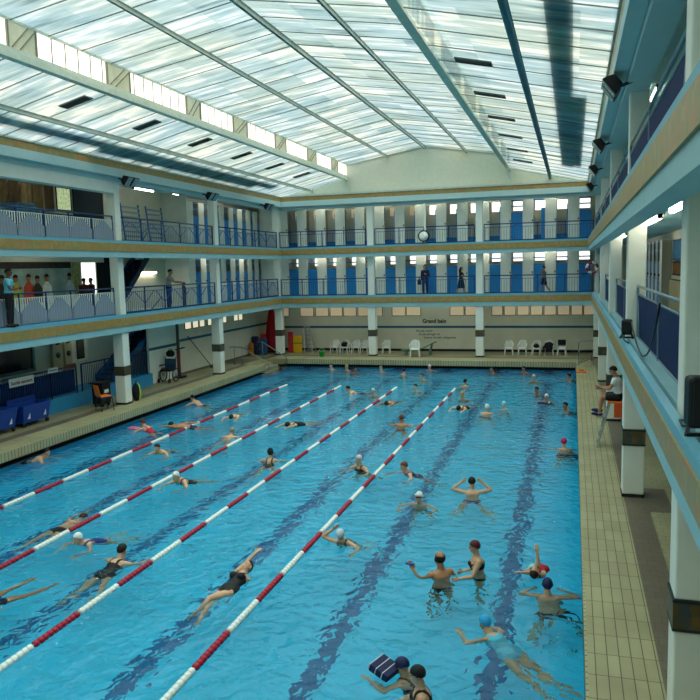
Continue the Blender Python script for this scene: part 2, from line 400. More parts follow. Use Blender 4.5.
# ------------------------------------------------------------------ gallery slabs with friezes
YC = -40.0
def ring(off, z0, z1, dep, name, mx, my):
    """band along the three open sides: face planes at x=-off, x=15+off, y=off+.9"""
    fy = 1.62-(.7-off)
    b = MB(); b.box(-off-dep, -off, YC, fy+dep, z0, z1); b.box(15+off, 15+off+dep, YC, fy+dep, z0, z1); struct(name, b, my)
    b = MB(); b.box(-off, 15+off, fy, fy+dep, z0, z1); struct(name, b, mx)
n = 5
for lv, off in ((1, .7), (2, .5)):
    z = BAND[lv]
    ring(off+.03, z[0], z[1], .28, 'trim_%d' % n, teal, teal)
    ring(off, z[1], z[2], .12, 'trim_%d' % (n+1), fr_x, fr_y)
    ring(off+.02, z[2], z[3], .1, 'trim_%d' % (n+2), tealdk, tealdk); n += 3
    b = MB(); t = z[2]+.03
    b.box(-5.4, -off-.1, YC, 1.7, t-.24, t); b.box(15+off+.1, 17.9, YC, 1.7, t-.24, t); b.box(-5.4, 17.9, 1.62-(.7-off)+.1, 4.3, t-.24, t)
    struct('floor_gallery', b, soffit)
# top beam and its frieze
ring(.5, 8.84, 9.07, .12, 'trim_11', fr_x, fr_y)
ring(.5, 8.56, 8.84, .25, 'trim_12', palebeam, palebeam); ring(.76, 8.42, 8.87, .42, 'trim_36', palebeam, palebeam)
b = MB(); b.box(-1.2, -.8, -40, -13.75, 8.02, 8.44); struct('trim_37', b, white)
ring(.46, 9.07, 9.16, .5, 'trim_13', beam_m, beam_m)
b = MB(); b.box(-5.4, -1.1, YC, 4.3, 8.86, 9.0); b.box(16.1, 17.9, YC, 4.3, 8.86, 9.0); b.box(-1.1, 16.1, 2.2, 4.3, 8.86, 9.0)
struct('ceiling_gallery', b, soffit)

# ------------------------------------------------------------------ roof
RX0, RX1, RXL, RXR, RXC = -.5, 15.5, 3.1, 11.7, 7.4
def zroof(x):
    if x <= RXL: return 9.1+(x-RX0)*.2389
    if x >= RXR: return 9.1+(RX1-x)*.2263
    return 11.4-abs(x-RXC)*.163
YF, YB = 2.0, -40.0
def sheet(x0, x1, z0, z1, name):
    b = MB(); b.add([(x0, YB, z0), (x1, YB, z1), (x1, YF, z1), (x0, YF, z0)], [(0, 1, 2, 3)]); struct(name, b, glz)
sheet(RX0-.3, RXL, zroof(RX0)-.07, 9.96, 'ceiling'); sheet(RXL-.15, RXC, 10.68, 11.4, 'ceiling.001')
sheet(RXC, RXR+.15, 11.4, 10.68, 'ceiling.002'); sheet(RXR, RX1+.3, 9.96, zroof(RX1)-.07, 'ceiling.003')
# glazing bars up each slope
b = MB(); k = 0; y = YF-.35
barm = mat('glazing_bar', '#7d837c', .6)
while y > -36:
    for x0, x1, z0, z1 in ((RX0, RXL, 9.1, 9.96), (RXL, RXC, 10.7, 11.4), (RXC, RXR, 11.4, 10.7), (RXR, RX1, 9.96, 9.1)):
        b.bar((x0, y, z0-.025), (x1, y, z1-.025), .02, .02)
    y -= 1.24; k += 2
struct('trim_14', b, barm)
def purlin(x, z, w, h, m, name):
    b = MB(); b.box(x-w/2, x+w/2, YB, YF, z-h, z-h+.012); b.box(x-w/2, x+w/2, YB, YF, z-.012, z); b.box(x-.012, x+.012, YB, YF, z-h, z); struct(name, b, m)
for i, (x, z, w, h, m) in enumerate(((RXC, 11.37, .09, .14, beam_m), (5.4, 11.02, .07, .12, beam_m), (9.55, 11.0, .07, .12, beam_m),
                                     (1.15, 9.44, .09, .12, beam_m), (13.7, 9.48, .13, .14, beam_blue))):
    purlin(x, z, w, h, m, 'trim_%d' % (15+i))
# clerestory steps: bottom beam, top beam, panes, blind bays
for s, x in ((1, RXL), (-1, RXR)):
    b = MB(); b.box(x-.1, x+.1, YB, YF, 9.86, 10.0); b.box(x-.05, x+.05, YB, YF, 10.0, 10.1); b.box(x-.04, x+.04, YB, YF, 10.66, 10.74)
    struct('trim_%d' % (20+(s < 0)), b, mat('clerestory_beam', '#d9dccb', .6, noise=.08))
    bays = [(-23.25, -22.35), (-19.65, -18.6), (-15.45, -14.55), (-12.05, -10.85), (-8.1, -6.9), (-4.2, -3.0), (-.6, .4), (-27, -26), (-31, -30), (-35, -34)]
    b = MB(); b2 = MB()
    for y0, y1 in bays:
        b.box(x-.03, x+.03, y0, y1, 10.1, 10.66)
        for ya, yb in ((y0+.1, y1-.25), (y0+.35, y1)): b2.bar((x+.05*s, ya, 10.12), (x+.05*s, yb, 10.66), .02)  # diagonal bars stand in for shadow lines across the sunlit bays
        for yy in (y0, y1): b2.box(x-.05, x+.05, yy-.025, yy+.025, 10.1, 10.66)
    struct('wall_clerestory', b, cream)
    y = -36.0
    while y < 1.8:
        if not any(a-.1 < y < c+.1 for a, c in bays): b2.box(x-.02, x+.02, y-.013, y+.013, 10.1, 10.66)
        y += .49
    struct('trim_%d' % (22+(s < 0)), b2, mat('mullion_and_shadow_bar', '#8f8875', .6))
    b = MB(); b.box(x-.006, x+.006, YB, YF, 10.1, 10.66); struct('window_%d' % (1+(s < 0)), b, clear if s > 0 else glz)
# vent hatches set in the lower slopes
hn = 0
for side in ('left', 'right'):
    for i, y in enumerate((-.9, -2.5, -5.95, -9.4, -12.85, -16.3, -19.75)):
        if i == 0: continue
        x0, x1 = (1.8, 2.6) if side == 'left' else (12.25, 13.05)
        e = empty('roof_vent', ((x0+x1)/2, y, zroof((x0+x1)/2)-.05), 'dark rectangular vent in the %s roof slope, %s from the far wall' % (side, ORD[i-1]), 'vent', 'dark vents in the roof glazing')
        M = Matrix.Translation(((x0+x1)/2, y, zroof((x0+x1)/2)-.03)) @ Matrix.Rotation(math.atan(-.2389 if side == 'left' else .2263), 4, 'Y')
        bb = MB(); bb.box(-.4, .4, -.15, .15, -.02, .0, 0, M); sub(e, 'louvre_panel', bb, black)
        bb = MB()
        for q in (-.17, .17): bb.box(-.42, .42, q-.01, q+.01, -.03, .005, 0, M)
        for q in (-.41, .41): bb.box(q-.01, q+.01, -.17, .17, -.03, .005, 0, M)
        sub(e, 'frame', bb, mat('vent_frame', '#4c5a58', .6))
# walkways lying on the outside of the glass, seen as dark bands through it
wm = mat('walkway_boards', '#b4d4e0', .8)
def walkway(x0, x1, wide, y0, name, label):
    e = empty(name, ((x0+x1)/2, -18, zroof((x0+x1)/2)+.1), label, 'roof walkway')
    bb = MB()
    def strip(xa, xb, ya, yb):
        bb.add([(xa, ya, zroof(xa)+.08), (xb, ya, zroof(xb)+.08), (xb, yb, zroof(xb)+.08), (xa, yb, zroof(xa)+.08),
                (xa, ya, zroof(xa)+.14), (xb, ya, zroof(xb)+.14), (xb, yb, zroof(xb)+.14), (xa, yb, zroof(xa)+.14)],
               [(0, 1, 2, 3), (4, 5, 6, 7), (0, 1, 5, 4), (2, 3, 7, 6), (1, 2, 6, 5), (0, 3, 7, 4)])
    strip(x0, x1, -36, y0)
    strip(*wide)
    sub(e, 'boards', bb, wm)
walkway(14.32, 14.79, (14.78, 15.12, -17.3, -3.0), -2.6, 'roof_walkway', 'dark walkway lying on the right roof slope, showing through the glass')
walkway(-.02, .5, (-.35, -.02, -15.5, -3.0), -1.2, 'roof_walkway', 'dark walkway lying on the left roof slope, showing through the glass')
# gable wall over the far gallery
pts = [(-.9, 9.0), (-.5, 9.12), (RXL, 9.98), (RXL, 10.7), (RXC, 11.42), (RXR, 10.7), (RXR, 9.98), (15.5, 9.12), (16.1, 9.0)]
b = MB(); b.prism([(x, 2.0, z) for x, z in pts], (0, .2, 0)); struct('wall_gable', b, mat('paint_gable', '#c9cbb9', .7, noise=.04))
b = MB()
for q in ((5.06, 10.62), (11.72, 9.9)): pass
b.box(11.62, 11.78, 1.9, 2.0, 9.1, 9.96); b.box(3.02, 3.18, 1.9, 2.0, 9.1, 9.86); b.bar((RXL, 1.96, 10.66), (RXC, 1.96, 11.36), .05); b.bar((RXC, 1.96, 11.36), (RXR, 1.96, 10.66), .05)
struct('trim_24', b, beam_m)
# ------------------------------------------------------------------ outer walls
b = MB(); b.box(-5.4, 17.9, 4.15, 4.35, ZD, 9.0); struct('wall_far', b, wallm)
b = MB(); b.box(-3.85, -3.66, -40, 4.3, .12, 9.0); struct('wall_left', b, wallm)
b = MB(); b.box(-2.75, -2.65, -6.7, 4.15, ZD, 3.3); struct('wall_left_deck', b, wallm)
b = MB(); b.box(-2.6, -2.5, -9.3, -6.7, ZD, 3.3); struct('wall_left_pier', b, white)
b = MB(); b.box(17.7, 17.9, -40, 4.3, .12, 9.0); struct('wall_right', b, wallm)
b = MB(); b.box(-5.4, 17.9, -40.2, -40, .12, 11.5); struct('wall_near', b, wallm)
# blue line painted round the ground floor, dark skirting
b = MB(); b.box(-2.65, 17.7, 4.135, 4.15, 1.71, 1.83); b.box(-2.65, -2.635, -6.7, 4.15, 1.95, 2.07); b.box(-2.5, -2.485, -9.3, -6.7, 1.85, 1.97); struct('trim_25', b, stripe)
b = MB(); b.box(-2.65, 17.7, 4.12, 4.15, ZD, ZD+.13); struct('baseboard_far', b, dark)
b = MB(); b.box(-2.65, -2.62, -6.7, 4.15, ZD, ZD+.1); struct('baseboard_left', b, mat('skirting', '#6f6a58', .7))
# ground floor windows: frosted panes high on the walls
WN = 3
def window(x0, x1, z0, z1, m, wall='far', fr=None, bars=1):
    global WN
    pl = (lambda a, d, z: (a, 4.15-d, z)) if wall == 'far' else ((lambda a, d, z: (-2.65+d, a, z)) if wall == 'left' else (lambda a, d, z: (-3.65+d, a, z)))
    def bx(mb, a0, a1, d0, d1, z0, z1):
        p, q = pl(a0, d0, z0), pl(a1, d1, z1)
        mb.box(min(p[0], q[0]), max(p[0], q[0]), min(p[1], q[1]), max(p[1], q[1]), z0, z1)
    b = MB(); t = .03
    bx(b, x0-t, x1+t, 0, .04, z0-t, z0); bx(b, x0-t, x1+t, 0, .04, z1, z1+t); bx(b, x0-t, x0, 0, .04, z0, z1); bx(b, x1, x1+t, 0, .04, z0, z1)
    o = struct('window_%d' % WN, b, fr or greywall); WN += 1
    b = MB(); bx(b, x0, x1, .004, .012, z0, z1); p = b.build('pane', m); p.parent = o
    return o
for x0, x1 in ((-1.95, -1.3), (-.55, .25), (.4, 1.15), (1.3, 2.0), (2.12, 2.85), (2.98, 3.6), (3.72, 4.4), (5.0, 5.75), (5.83, 6.62), (8.3, 9.05), (9.15, 9.75),
               (10.6, 11.15), (11.27, 11.85), (11.97, 12.55), (12.67, 13.25), (13.37, 13.95), (14.07, 14.65), (14.77, 15.3), (15.4, 15.9)):
    window(x0, x1, 2.42, 2.9, pane_warm, fr=mat('window_frame', '#8d8467', .6))
for y0, y1 in ((-5.9, -5.3), (-5.15, -4.6), (-4.45, -3.95), (-3.6, -3.0), (-2.6, -2.0), (-1.9, -1.5), (-.6, -.1), (0, .5)):
    window(y0, y1, 2.5, 2.92, mat('frosted_pale_pane', '#efe4c8', .5, emit=.6), 'left', mat('window_frame', '#8d8467', .6))

# ------------------------------------------------------------------ changing cabins
doorgrey = mat('cabin_inside', '#b4b6aa', .7)
def cabin(T, c, fz, door, label, group, half=.275, gap=.58, depth=1.2, top=2.2, win=False):
    p = T(c, 0, fz)
    e = empty('changing_cabin', p, label, 'cabin', group)
    def bx(mb, a0, a1, d0, d1, z0, z1):
        u, v = T(a0, d0, z0), T(a1, d1, z1)
        mb.box(min(u[0], v[0]), max(u[0], v[0]), min(u[1], v[1]), max(u[1], v[1]), z0, z1)
    b = MB(); bx(b, c-half, c+half, 0, .05, fz, fz+top); fp = sub(e, 'front_panel', b, white)
    b = MB(); q = T(c+half-.05, -.03, fz+1.13); b.ell(q, .035, .035, .045, None, 8, 6); sub(fp, 'latch', b, black, e)
    b = MB(); bx(b, c-.02, c+.02, .05, depth, fz, fz+top); sub(e, 'partition', b, doorgrey)
    a0, a1 = c+half, c+half+gap
    b = MB(); bx(b, a0, a1, .0, .06, fz+2.14, fz+top)
    if door == 'shut': bx(b, a0, a1, .05, .1, fz+1.85, fz+1.91)
    sub(e, 'transom_bar', b, bluedoor if door != 'open' else greywall)
    b = MB()
    if door == 'shut': bx(b, a0+.008, a1-.008, .03, .07, fz+.04, fz+1.56)
    elif door == 'ajar': bx(b, a1-.2, a1-.01, .05, .5, fz+.04, fz+1.75)
    else: bx(b, a1-.05, a1-.01, .06, .62, fz+.04, fz+1.9)
    d = sub(e, 'door', b, bluedoor)
    if door == 'shut':
        b = MB(); q = T(a0+.07, -.0, fz+.95); b.ell(q, .022, .03, .03, None, 8, 6); sub(d, 'handle', b, steel, e)
    b = MB(); bx(b, c, c+2*half+gap-.28, depth-.4, depth, fz, fz+.42); sub(e, 'bench', b, bluedoor)
TF = lambda a, d, z: (a, 2.9+d, z)
TL = lambda a, d, z: (-2.45-d, a, z)
TR = lambda a, d, z: (17.38+d*.25, a, z)
for lv, fz in ((1, 3.6), (2, 6.26)):
    nm = {1: 'lower', 2: 'upper'}[lv]
    for i in range(15):
        c = -1.0+1.131*i
        kind = 'shut' if lv == 1 or i in (11, 14) else ('ajar' if i == 12 else 'open')
        st = {'shut': 'shut blue door', 'ajar': 'half-open blue door', 'open': 'open doorway'}[kind]
        cabin(TF, c, fz, kind, 'white changing cabin with %s, %s far gallery, %s from left' % (st, nm, ORD[i]), 'changing cabins along the %s far gallery' % nm)
        window(c+.3, c+.82, fz+1.72, fz+2.22, pane_lit if i > 6 else pane_warm if lv == 2 else pane_lit, fr=greywall)
    for i in range(8):
        c = 1.4-1.1*(i-1) if i else 2.34
        cabin(TL, c, fz, 'shut', 'white changing cabin with blue door, %s left gallery, %s from the far corner' % (nm, ORD[i]), 'changing cabins along the %s left gallery' % nm, gap=.55 if i > 1 else (.25 if i == 0 else .36))
for i in range(12):
    cabin(TR, .7-1.2*i, 3.6, 'shut', 'white changing cabin on the right gallery, %s from the far corner' % ORD[i], 'changing cabins along the right gallery', gap=.62, half=.29)

b = MB(); b.box(-2.44, -1.29, 2.9, 2.96, 3.6, 8.86); struct('wall_corner', b, white); b = MB(); b.box(-3.66, -2.42, -5.62, -5.5, 3.6, 8.86); struct('wall_end', b, white)
# ------------------------------------------------------------------ gallery railings
rail_pale = mat('railing_bars', '#e0e4e0', .5); tent_m = mat('perforated_sheet', '#8490a2', .6, noise=.12, nscale=40); rail_blue = mat('railing_blue', '#1d5c9c', .45)
def railing(p, q, z0, z1, style, label, group, npan, rot=0):
    p, q = Vector((*p, 0)), Vector((*q, 0)); L = (q-p).length; d = (q-p)/L; nrm = Vector((d.y, -d.x, 0))
    mid = (p+q)/2
    e = empty('railing', (mid.x, mid.y, z0), label, 'railing', group)
    P = lambda t, z, o=0: p+d*t+nrm*o+Vector((0, 0, z))
    hr = navy if style != 'navy' else mat('rail_tube', '#7c93a0', .35, .5)
    b = MB(); b.tube([P(0, z1), P(L, z1)], .026, 8); sub(e, 'handrail', b, hr)
    w = L/npan
    for k in range(npan+1):
        b = MB(); b.box(-.02, .02, -.02, .02, z0, z1, 0, Matrix.Translation((P(k*w, 0).x, P(k*w, 0).y, 0))); sub(e, 'post', b, hr)
    h = z1-z0
    if style == 'tent':
        b = MB()
        for z in (z0+.06, z1-.14): b.bar(P(0, z), P(L, z), .03, .02)
        n = int(L/.105)
        for k in range(n): b.bar(P((k+.5)*L/n, z0+.06), P((k+.5)*L/n, z1-.13), .034, .02)
        sub(e, 'baluster_grille', b, rail_pale)
        b = MB(); b.bar(P(0, z0+.03), P(L, z0+.03), .05, .07); sub(e, 'kick_rail', b, mat('kick_blue', '#3f86bd', .5))
        for k in range(npan):
            a = k*w
            poly = [P(a+.04, z0+.07, .03), P(a+w-.04, z0+.07, .03), P(a+w-.04, z0+h*.42, .03), P(a+w*.6, z1-.2, .03), P(a+w*.4, z1-.2, .03), P(a+.04, z0+h*.42, .03)]
            b = MB(); b.prism(poly, nrm*.012)
            n2 = 9
            for j in range(1, n2):
                t = a+.04+(w-.08)*j/n2; f = min(1, min(j, n2-j)/(n2*.4)); b.bar(P(t, z0+.08, .048), P(t, z0+h*.42+(h*.58-.22)*f, .048), .012, .008, mi=1)
            sub(e, 'infill_sheet', b, [tent_m, mat('sheet_rib', '#aab4be', .6)])
    elif style in ('plain', 'thin'):
        b = MB()
        for z in (z0+.08, z1-.16): b.bar(P(0, z), P(L, z), .022)
        n = int(L/.13)
        for k in range(n): b.cyl(P((k+.5)*L/n, z0+.08), P((k+.5)*L/n, z1-.16), .0085, n=6)
        sub(e, 'baluster_grille', b, rail_blue)
        b = MB()
        for k in range(npan):
            a = k*w
            b.bar(P(a, z0+h*.35), P(a+w*.45, z1-.18), .02); b.bar(P(a+w*.55, z1-.18), P(a+w, z0+h*.35), .02)
        if style == 'plain': sub(e, 'brace_bars', b, rail_blue)
        b = MB(); b.bar(P(0, z0+.05), P(L, z0+.05), .03, .1); sub(e, 'kick_rail', b, navy)
    else:
        b = MB(); b.tube([P(0, z1-.16), P(L, z1-.16)], .018, 8); b.tube([P(.45, z0+.04), P(L-.45, z0+.04)], .015, 8)
        b.tube([P(0, z1-.16), P(.45, z0+.04)], .015, 8); b.tube([P(L, z1-.16), P(L-.45, z0+.04)], .015, 8); sub(e, 'tube_frame', b, hr)
        b = MB(); b.prism([P(.03, z1-.19), P(.46, z0+.06), P(L-.46, z0+.06), P(L-.03, z1-.19)], nrm*.02); sub(e, 'navy_sheet', b, navydk)
Z1, Z2 = 3.66, 6.31
bays = [('bay beside the far corner', PY[0], PY[1]), ('middle bay', PY[1], PY[2]), ('bay nearest the camera', PY[2], PY[3])]
for lv, z, nm in ((1, Z1, 'lower'), (2, Z2, 'upper')):
    for i, (w, ya, yb) in enumerate(bays):
        near = i == 2
        railing((-1.06 if near and lv == 1 else -.95, yb+.2), (-1.06 if near and lv == 1 else -.95, ya-.2), z, z+(.99 if lv == 1 else .9), 'tent' if near else 'plain',
                ('pale grille railing with peaked grey sheets, %s left gallery, ' if near else 'dark blue barred railing, %s left gallery, ') % nm + w, '%s left gallery railings' % nm, 6 if near else 5)
    for i, (w, xa, xb) in enumerate((('in the left bay', -1.03, 4.42), ('in the middle bay', 4.42, 10.2), ('in the right bay', 10.2, 16.02))):
        railing((xa+.25, 1.8), (xb-.25, 1.8), z, z+(.94 if lv == 1 else .9), 'thin', 'thin blue barred railing on the %s far gallery, %s' % (nm, w), '%s far gallery railings' % nm, 4)
    for i in range(4):
        railing((16.06 if lv == 1 else 15.88, PY[i+1]+.2), (16.06 if lv == 1 else 15.88, PY[i]-.2), z, z+(1.03 if lv == 1 else 1.1), 'navy',
                'navy sheeted tubular railing on the %s right gallery, %s from the far corner' % (nm, ORD[i]), '%s right gallery railings' % nm, 2)

# ------------------------------------------------------------------ lamps
fix = mat('lamp_fitting', '#c8ccc4', .5)
def tube_lamp(p, q, label, group, w=.11, ceil=None):
    p, q = Vector(p), Vector(q)
    e = empty('ceiling_lamp', (p+q)/2, label, 'lamp', group)
    b = MB(); b.bar(p+Vector((0, 0, .06)), q+Vector((0, 0, .06)), w, .06); sub(e, 'fitting', b, fix)
    d = (q-p).normalized()
    b = MB(); b.tube([p+d*.03, q-d*.03], .032 if w < .13 else .05, 10); sub(e, 'tube', b, tubelamp)
    b = MB()
    for s in (p, q): b.box(s.x-.04, s.x+.04, s.y-.04, s.y+.04, s.z-.03, s.z+.05)
    sub(e, 'end_cap', b, black)
    if ceil:
        b = MB()
        for s in (p.lerp(q, .15), p.lerp(q, .85)): b.cyl(s+Vector((0, 0, .06)), (s.x, s.y, ceil), .008, n=6)
        sub(e, 'hanger', b, fix)
tube_lamp((-2.0, -10.6, 8.55), (-2.0, -9.1, 8.55), 'long fluorescent lamp at the ceiling of the upper left gallery, above the benches', 'lamps of the left galleries', ceil=8.87)
tube_lamp((-2.0, -7.6, 8.6), (-2.0, -7.0, 8.6), 'short fluorescent lamp at the ceiling of the upper left gallery, right of the long one', 'lamps of the left galleries', ceil=8.87)
tube_lamp((-3.55, -9.0, 5.18), (-3.55, -6.6, 5.18), 'fluorescent lamp on the lower left gallery wall, beside the man in the grey shirt', 'lamps of the left galleries')
for k, y in enumerate((-15.2, -18.8)):
    for lv, z, nm in ((1, 5.94, 'lower'), (2, 8.77, 'upper')): tube_lamp((-2.2, y-.8, z), (-2.2, y+.8, z), 'added unseen fluorescent lamp over the near left bay, %s gallery, %s one' % (nm, ('right', 'left')[k]), 'lamps of the left galleries')  # fill lamps added behind the slabs to brighten the near left galleries
for i, x in enumerate((1.5, 5.9, 8.8, 12.6)): tube_lamp((x-.8, 2.2, 3.27), (x+.8, 2.2, 3.27), 'added unseen fluorescent lamp under the far gallery above the deck, %s from left' % ORD[i], 'added fill lamps under the far gallery')  # fill lamps added out of view to brighten the far deck wall
for i, y in enumerate((-19.2, -8.4, -1.7)): tube_lamp((16.5, y-.7, 8.77), (16.5, y+.7, 8.77), 'ceiling fluorescent lamp of the upper right gallery, %s from the camera' % ORD[i], 'lamps of the right gallery')
for i, (ya, yb) in enumerate(((-26.4, -24.6), (-23.0, -20.7), (-18.9, -17.2), (-14.3, -12.9), (-8.0, -6.8), (-3, -1.6))):
    tube_lamp((16.27, ya, 5.94), (16.27, yb, 5.94), 'fluorescent lamp on the ceiling of the lower right gallery, %s from the camera' % ORD[i], 'lamps of the right gallery', .16)
for lv, z, nm in ((1, 5.94, 'lower'), (2, 8.77, 'upper')):
    for i, x in enumerate((1.4, 4.3, 7.3, 10.3, 13.4)):
        tube_lamp((x-.9, 2.55, z), (x+.9, 2.55, z), 'ceiling fluorescent lamp over the %s far gallery cabins, %s from the left' % (nm, ORD[i]), 'lamps of the far galleries')
    for i, y in enumerate((.2, -3.6)):
        tube_lamp((-2.05, y-.9, z), (-2.05, y+.9, z), 'fluorescent lamp above the %s left gallery cabins, %s from the far corner' % (nm, ORD[i]), 'lamps of the left galleries')
tube_lamp((-3.0, -13.3, 3.27), (-3.0, -12.6, 3.27), 'small fluorescent lamp under the left gallery by the beige doors', 'lamps of the left galleries')
def floodlight(p, s, label):
    """twin floodlight; s = +1 beams towards +x"""
    p = Vector(p); e = empty('ceiling_floodlight', p, label, 'floodlight', 'twin floodlights under the eaves')
    b = MB(); b.bar(p+Vector((-.35*s, 0, .12)), p+Vector((.02*s, 0, .0)), .05); b.bar(p+Vector((0, -.36, 0)), p+Vector((0, .36, 0)), .045); sub(e, 'bracket', b, black)
    for k in (-.2, .2):
        M = Matrix.Translation(p+Vector((.12*s, k, 0))) @ Matrix.Rotation(R(38)*s, 4, 'Y')
        b = MB(); b.prism([M @ Vector(v) for v in ((-.13*s, -.16, -.11), (.0, -.16, -.17), (.08*s, -.16, -.19), (.08*s, -.16, .19), (0, -.16, .17), (-.13*s, -.16, .11))], M.to_3x3() @ Vector((0, .32, 0)))
        h = sub(e, 'lamp_housing', b, black, bevel=.01)
        b = MB(); b.box(.081*s if s > 0 else -.093, .093 if s > 0 else -.081, -.14, .14, -.17, .17, 0, M); sub(h, 'lens', b, mat('floodlight_glass', '#7f98a0', .15), e)
for y, l in ((-13.6, 'nearest the camera on the left side'), (-7.3, 'second from the camera on the left side'), (-.95, 'in the far left corner')):
    floodlight((-.33, y, 8.42), 1, 'black twin floodlight under the eaves '+l)
for y, l in ((-22.2, 'nearest the camera on the right side'), (-15.0, 'second from the camera on the right side'), (-9.2, 'third from the camera on the right side'), (-3.2, 'in the far right corner')):
    floodlight((15.6, y, 8.36), -1, 'black twin floodlight under the eaves '+l)

# ------------------------------------------------------------------ clock, buoy, writing
e = empty('wall_clock', (7.4, 1.3, 6.72), 'round white wall clock with black rim hanging before the upper far gallery', 'clock')
M = Matrix.Rotation(R(90), 4, 'X')
b = MB(); b.lathe([(.0, .0), (.28, .0), (.3, .03), (.3, .1), (.25, .12), (.24, .1)], (7.4, 1.42, 6.72), 28, 0, M); sub(e, 'rim', b, black)
b = MB(); b.lathe([(0, 0), (.235, 0), (.235, .015), (0, .015)], (7.4, 1.32, 6.72), 28, 0, M); sub(e, 'dial', b, whitep)
b = MB(); b.bar((7.4, 1.295, 6.72), (7.34, 1.295, 6.83), .025, .008); b.bar((7.4, 1.292, 6.72), (7.6, 1.292, 6.6), .018, .008); sub(e, 'hands', b, mat('clock_hand', '#555b58', .5))
b = MB(); b.box(7.39, 7.5, 1.42, 1.5, 6.7, 8.4); sub(e, 'hanging_pole', b, white)
def torus(mb, c, Rr, r, ax, n=24, k=10, seg=None):
    pts = []
    for i in range(n+1):
        a = 2*math.pi*i/n; pts.append(Vector(c)+(Vector((0, math.cos(a), math.sin(a))) if ax == 'x' else Vector((math.cos(a), 0, math.sin(a))))*Rr)
    if seg is None: mb.tube(pts, r, k)
    else:
        s0, s1 = seg; mb.tube(pts[s0:s1+1], r, k)
e = empty('hanging_life_buoy', (15.72, 1.5, 4.9), 'red and white ring buoy hung at the far right corner of the lower gallery', 'life buoy')
for i in range(4):
    b = MB(); torus(b, (15.72, 1.5, 4.9), .25, .065, 'y', 24, 10, (i*6, i*6+3)); sub(e, 'red_section', b, redm)
    b = MB(); torus(b, (15.72, 1.5, 4.9), .25, .062, 'y', 24, 10, (i*6+3, i*6+6)); sub(e, 'white_section', b, whitep)
def text(body, loc, size, m, name, label, cat, rot=(R(90), 0, 0), align='CENTER', parent=None):
    cu = bpy.data.curves.new(name, 'FONT'); cu.body = body; cu.size = size; cu.align_x = align; cu.extrude = .004; cu.offset = (.032 if size > .25 else .015)*size
    t = bpy.data.objects.new(name, cu); COL.objects.link(t)
    dg = bpy.context.evaluated_depsgraph_get(); me = bpy.data.meshes.new_from_object(t.evaluated_get(dg))
    bpy.data.objects.remove(t); me.materials.clear(); me.materials.append(m)
    o = bpy.data.objects.new(name, me); COL.objects.link(o); o.location = loc; o.rotation_euler = rot
    if parent is not None: o.parent = parent; o.location = Vector(loc)-parent.location
    else: tag(o, label, cat)
    return o
ink = mat('wall_lettering', '#0a1212', .6)
text('Grand bain', (7.4, 4.143, 2.0), .30, ink, 'wall_lettering', 'dark painted words Grand bain on the far wall above the blue line', 'lettering')
for i, (s, x) in enumerate((('Ne pas courir', 6.35), ('ne pas plonger ici', 6.5), ('bonnet de bain obligatoire', 6.8))):
    text(s, (x, 4.143, 1.5-.19*i), .17, mat('wall_lettering_pale', '#4a5a5c', .6), 'wall_lettering', '%s small line of dark writing under the blue line behind the sun lounger' % ['topmost', 'middle', 'lowest'][i], 'lettering', align='LEFT')
# ------------------------------------------------------------------ poolside furniture
def at(e, d): return Vector(e.location)+Vector(d)
def plastic_chair(x, y, rz, label, group, m=whitep, legm=None, sc=.86):
    e = empty('plastic_chair', (x, y, ZD), label, 'chair', group)
    M = Matrix.Translation((x, y, ZD)) @ Matrix.Rotation(rz, 4, 'Z') @ Matrix.Scale(sc, 4)      # faces -y before turning
    T = lambda v: M @ Vector(v)
    b = MB(); b.box(-.23, .23, -.22, .22, .41, .44, 0, M); b.box(-.22, .22, -.235, -.2, .37, .43, 0, M); sub(e, 'seat', b, m, bevel=.01)
    b = MB()
    for k in range(5): b.bar(T((-.17+.085*k, .2, .43)), T((-.16+.08*k, .3, .82)), .05, .018)
    b.tube([T((-.23, .2, .44)), T((-.22, .27, .7)), T((-.17, .31, .83)), T((0, .32, .86)), T((.17, .31, .83)), T((.22, .27, .7)), T((.23, .2, .44))], .022, 8)
    sub(e, 'backrest', b, m)
    for s in (-1, 1):
        for yy, yb in ((-.2, -.24), (.18, .25)):
            b = MB(); b.bar(T((s*.21, yy, .42)), T((s*.25, yb, 0)), .045, .04); sub(e, 'leg', b, legm or m)
        b = MB(); b.tube([T((s*.24, -.22, .4)), T((s*.26, -.2, .62)), T((s*.26, .05, .65)), T((s*.225, .25, .66))], .02, 8); sub(e, 'armrest', b, m)
lab = ['leftmost of the left row', 'second of the left row, holding a black bag', 'third from left, empty', 'fourth from left, beside the pillar']
for (x, y), l in zip(((1.95, 2.75), (2.55, 2.75), (3.2, 2.75), (3.72, 2.75)), lab): plastic_chair(x, y, rnd.uniform(-.1, .1), 'white plastic armchair by the far wall, '+l, 'white chairs along the far wall')
plastic_chair(4.95, 2.75, .1, 'white plastic armchair half hidden right of the left far pillar', 'white chairs along the far wall')
lab = ['empty, leftmost of the right row', 'empty, second of the right row', 'third of the right row, small bag on it', 'fourth of the right row, black jacket on it', 'rightmost of the right row, dark towel on it']
for (x, y), l in zip(((11.6, 2.8), (12.3, 2.8), (13.02, 2.8), (13.66, 2.8), (14.3, 2.8)), lab): plastic_chair(x, y, rnd.uniform(-.12, .12), 'white plastic armchair by the far wall, '+l, 'white chairs along the far wall')
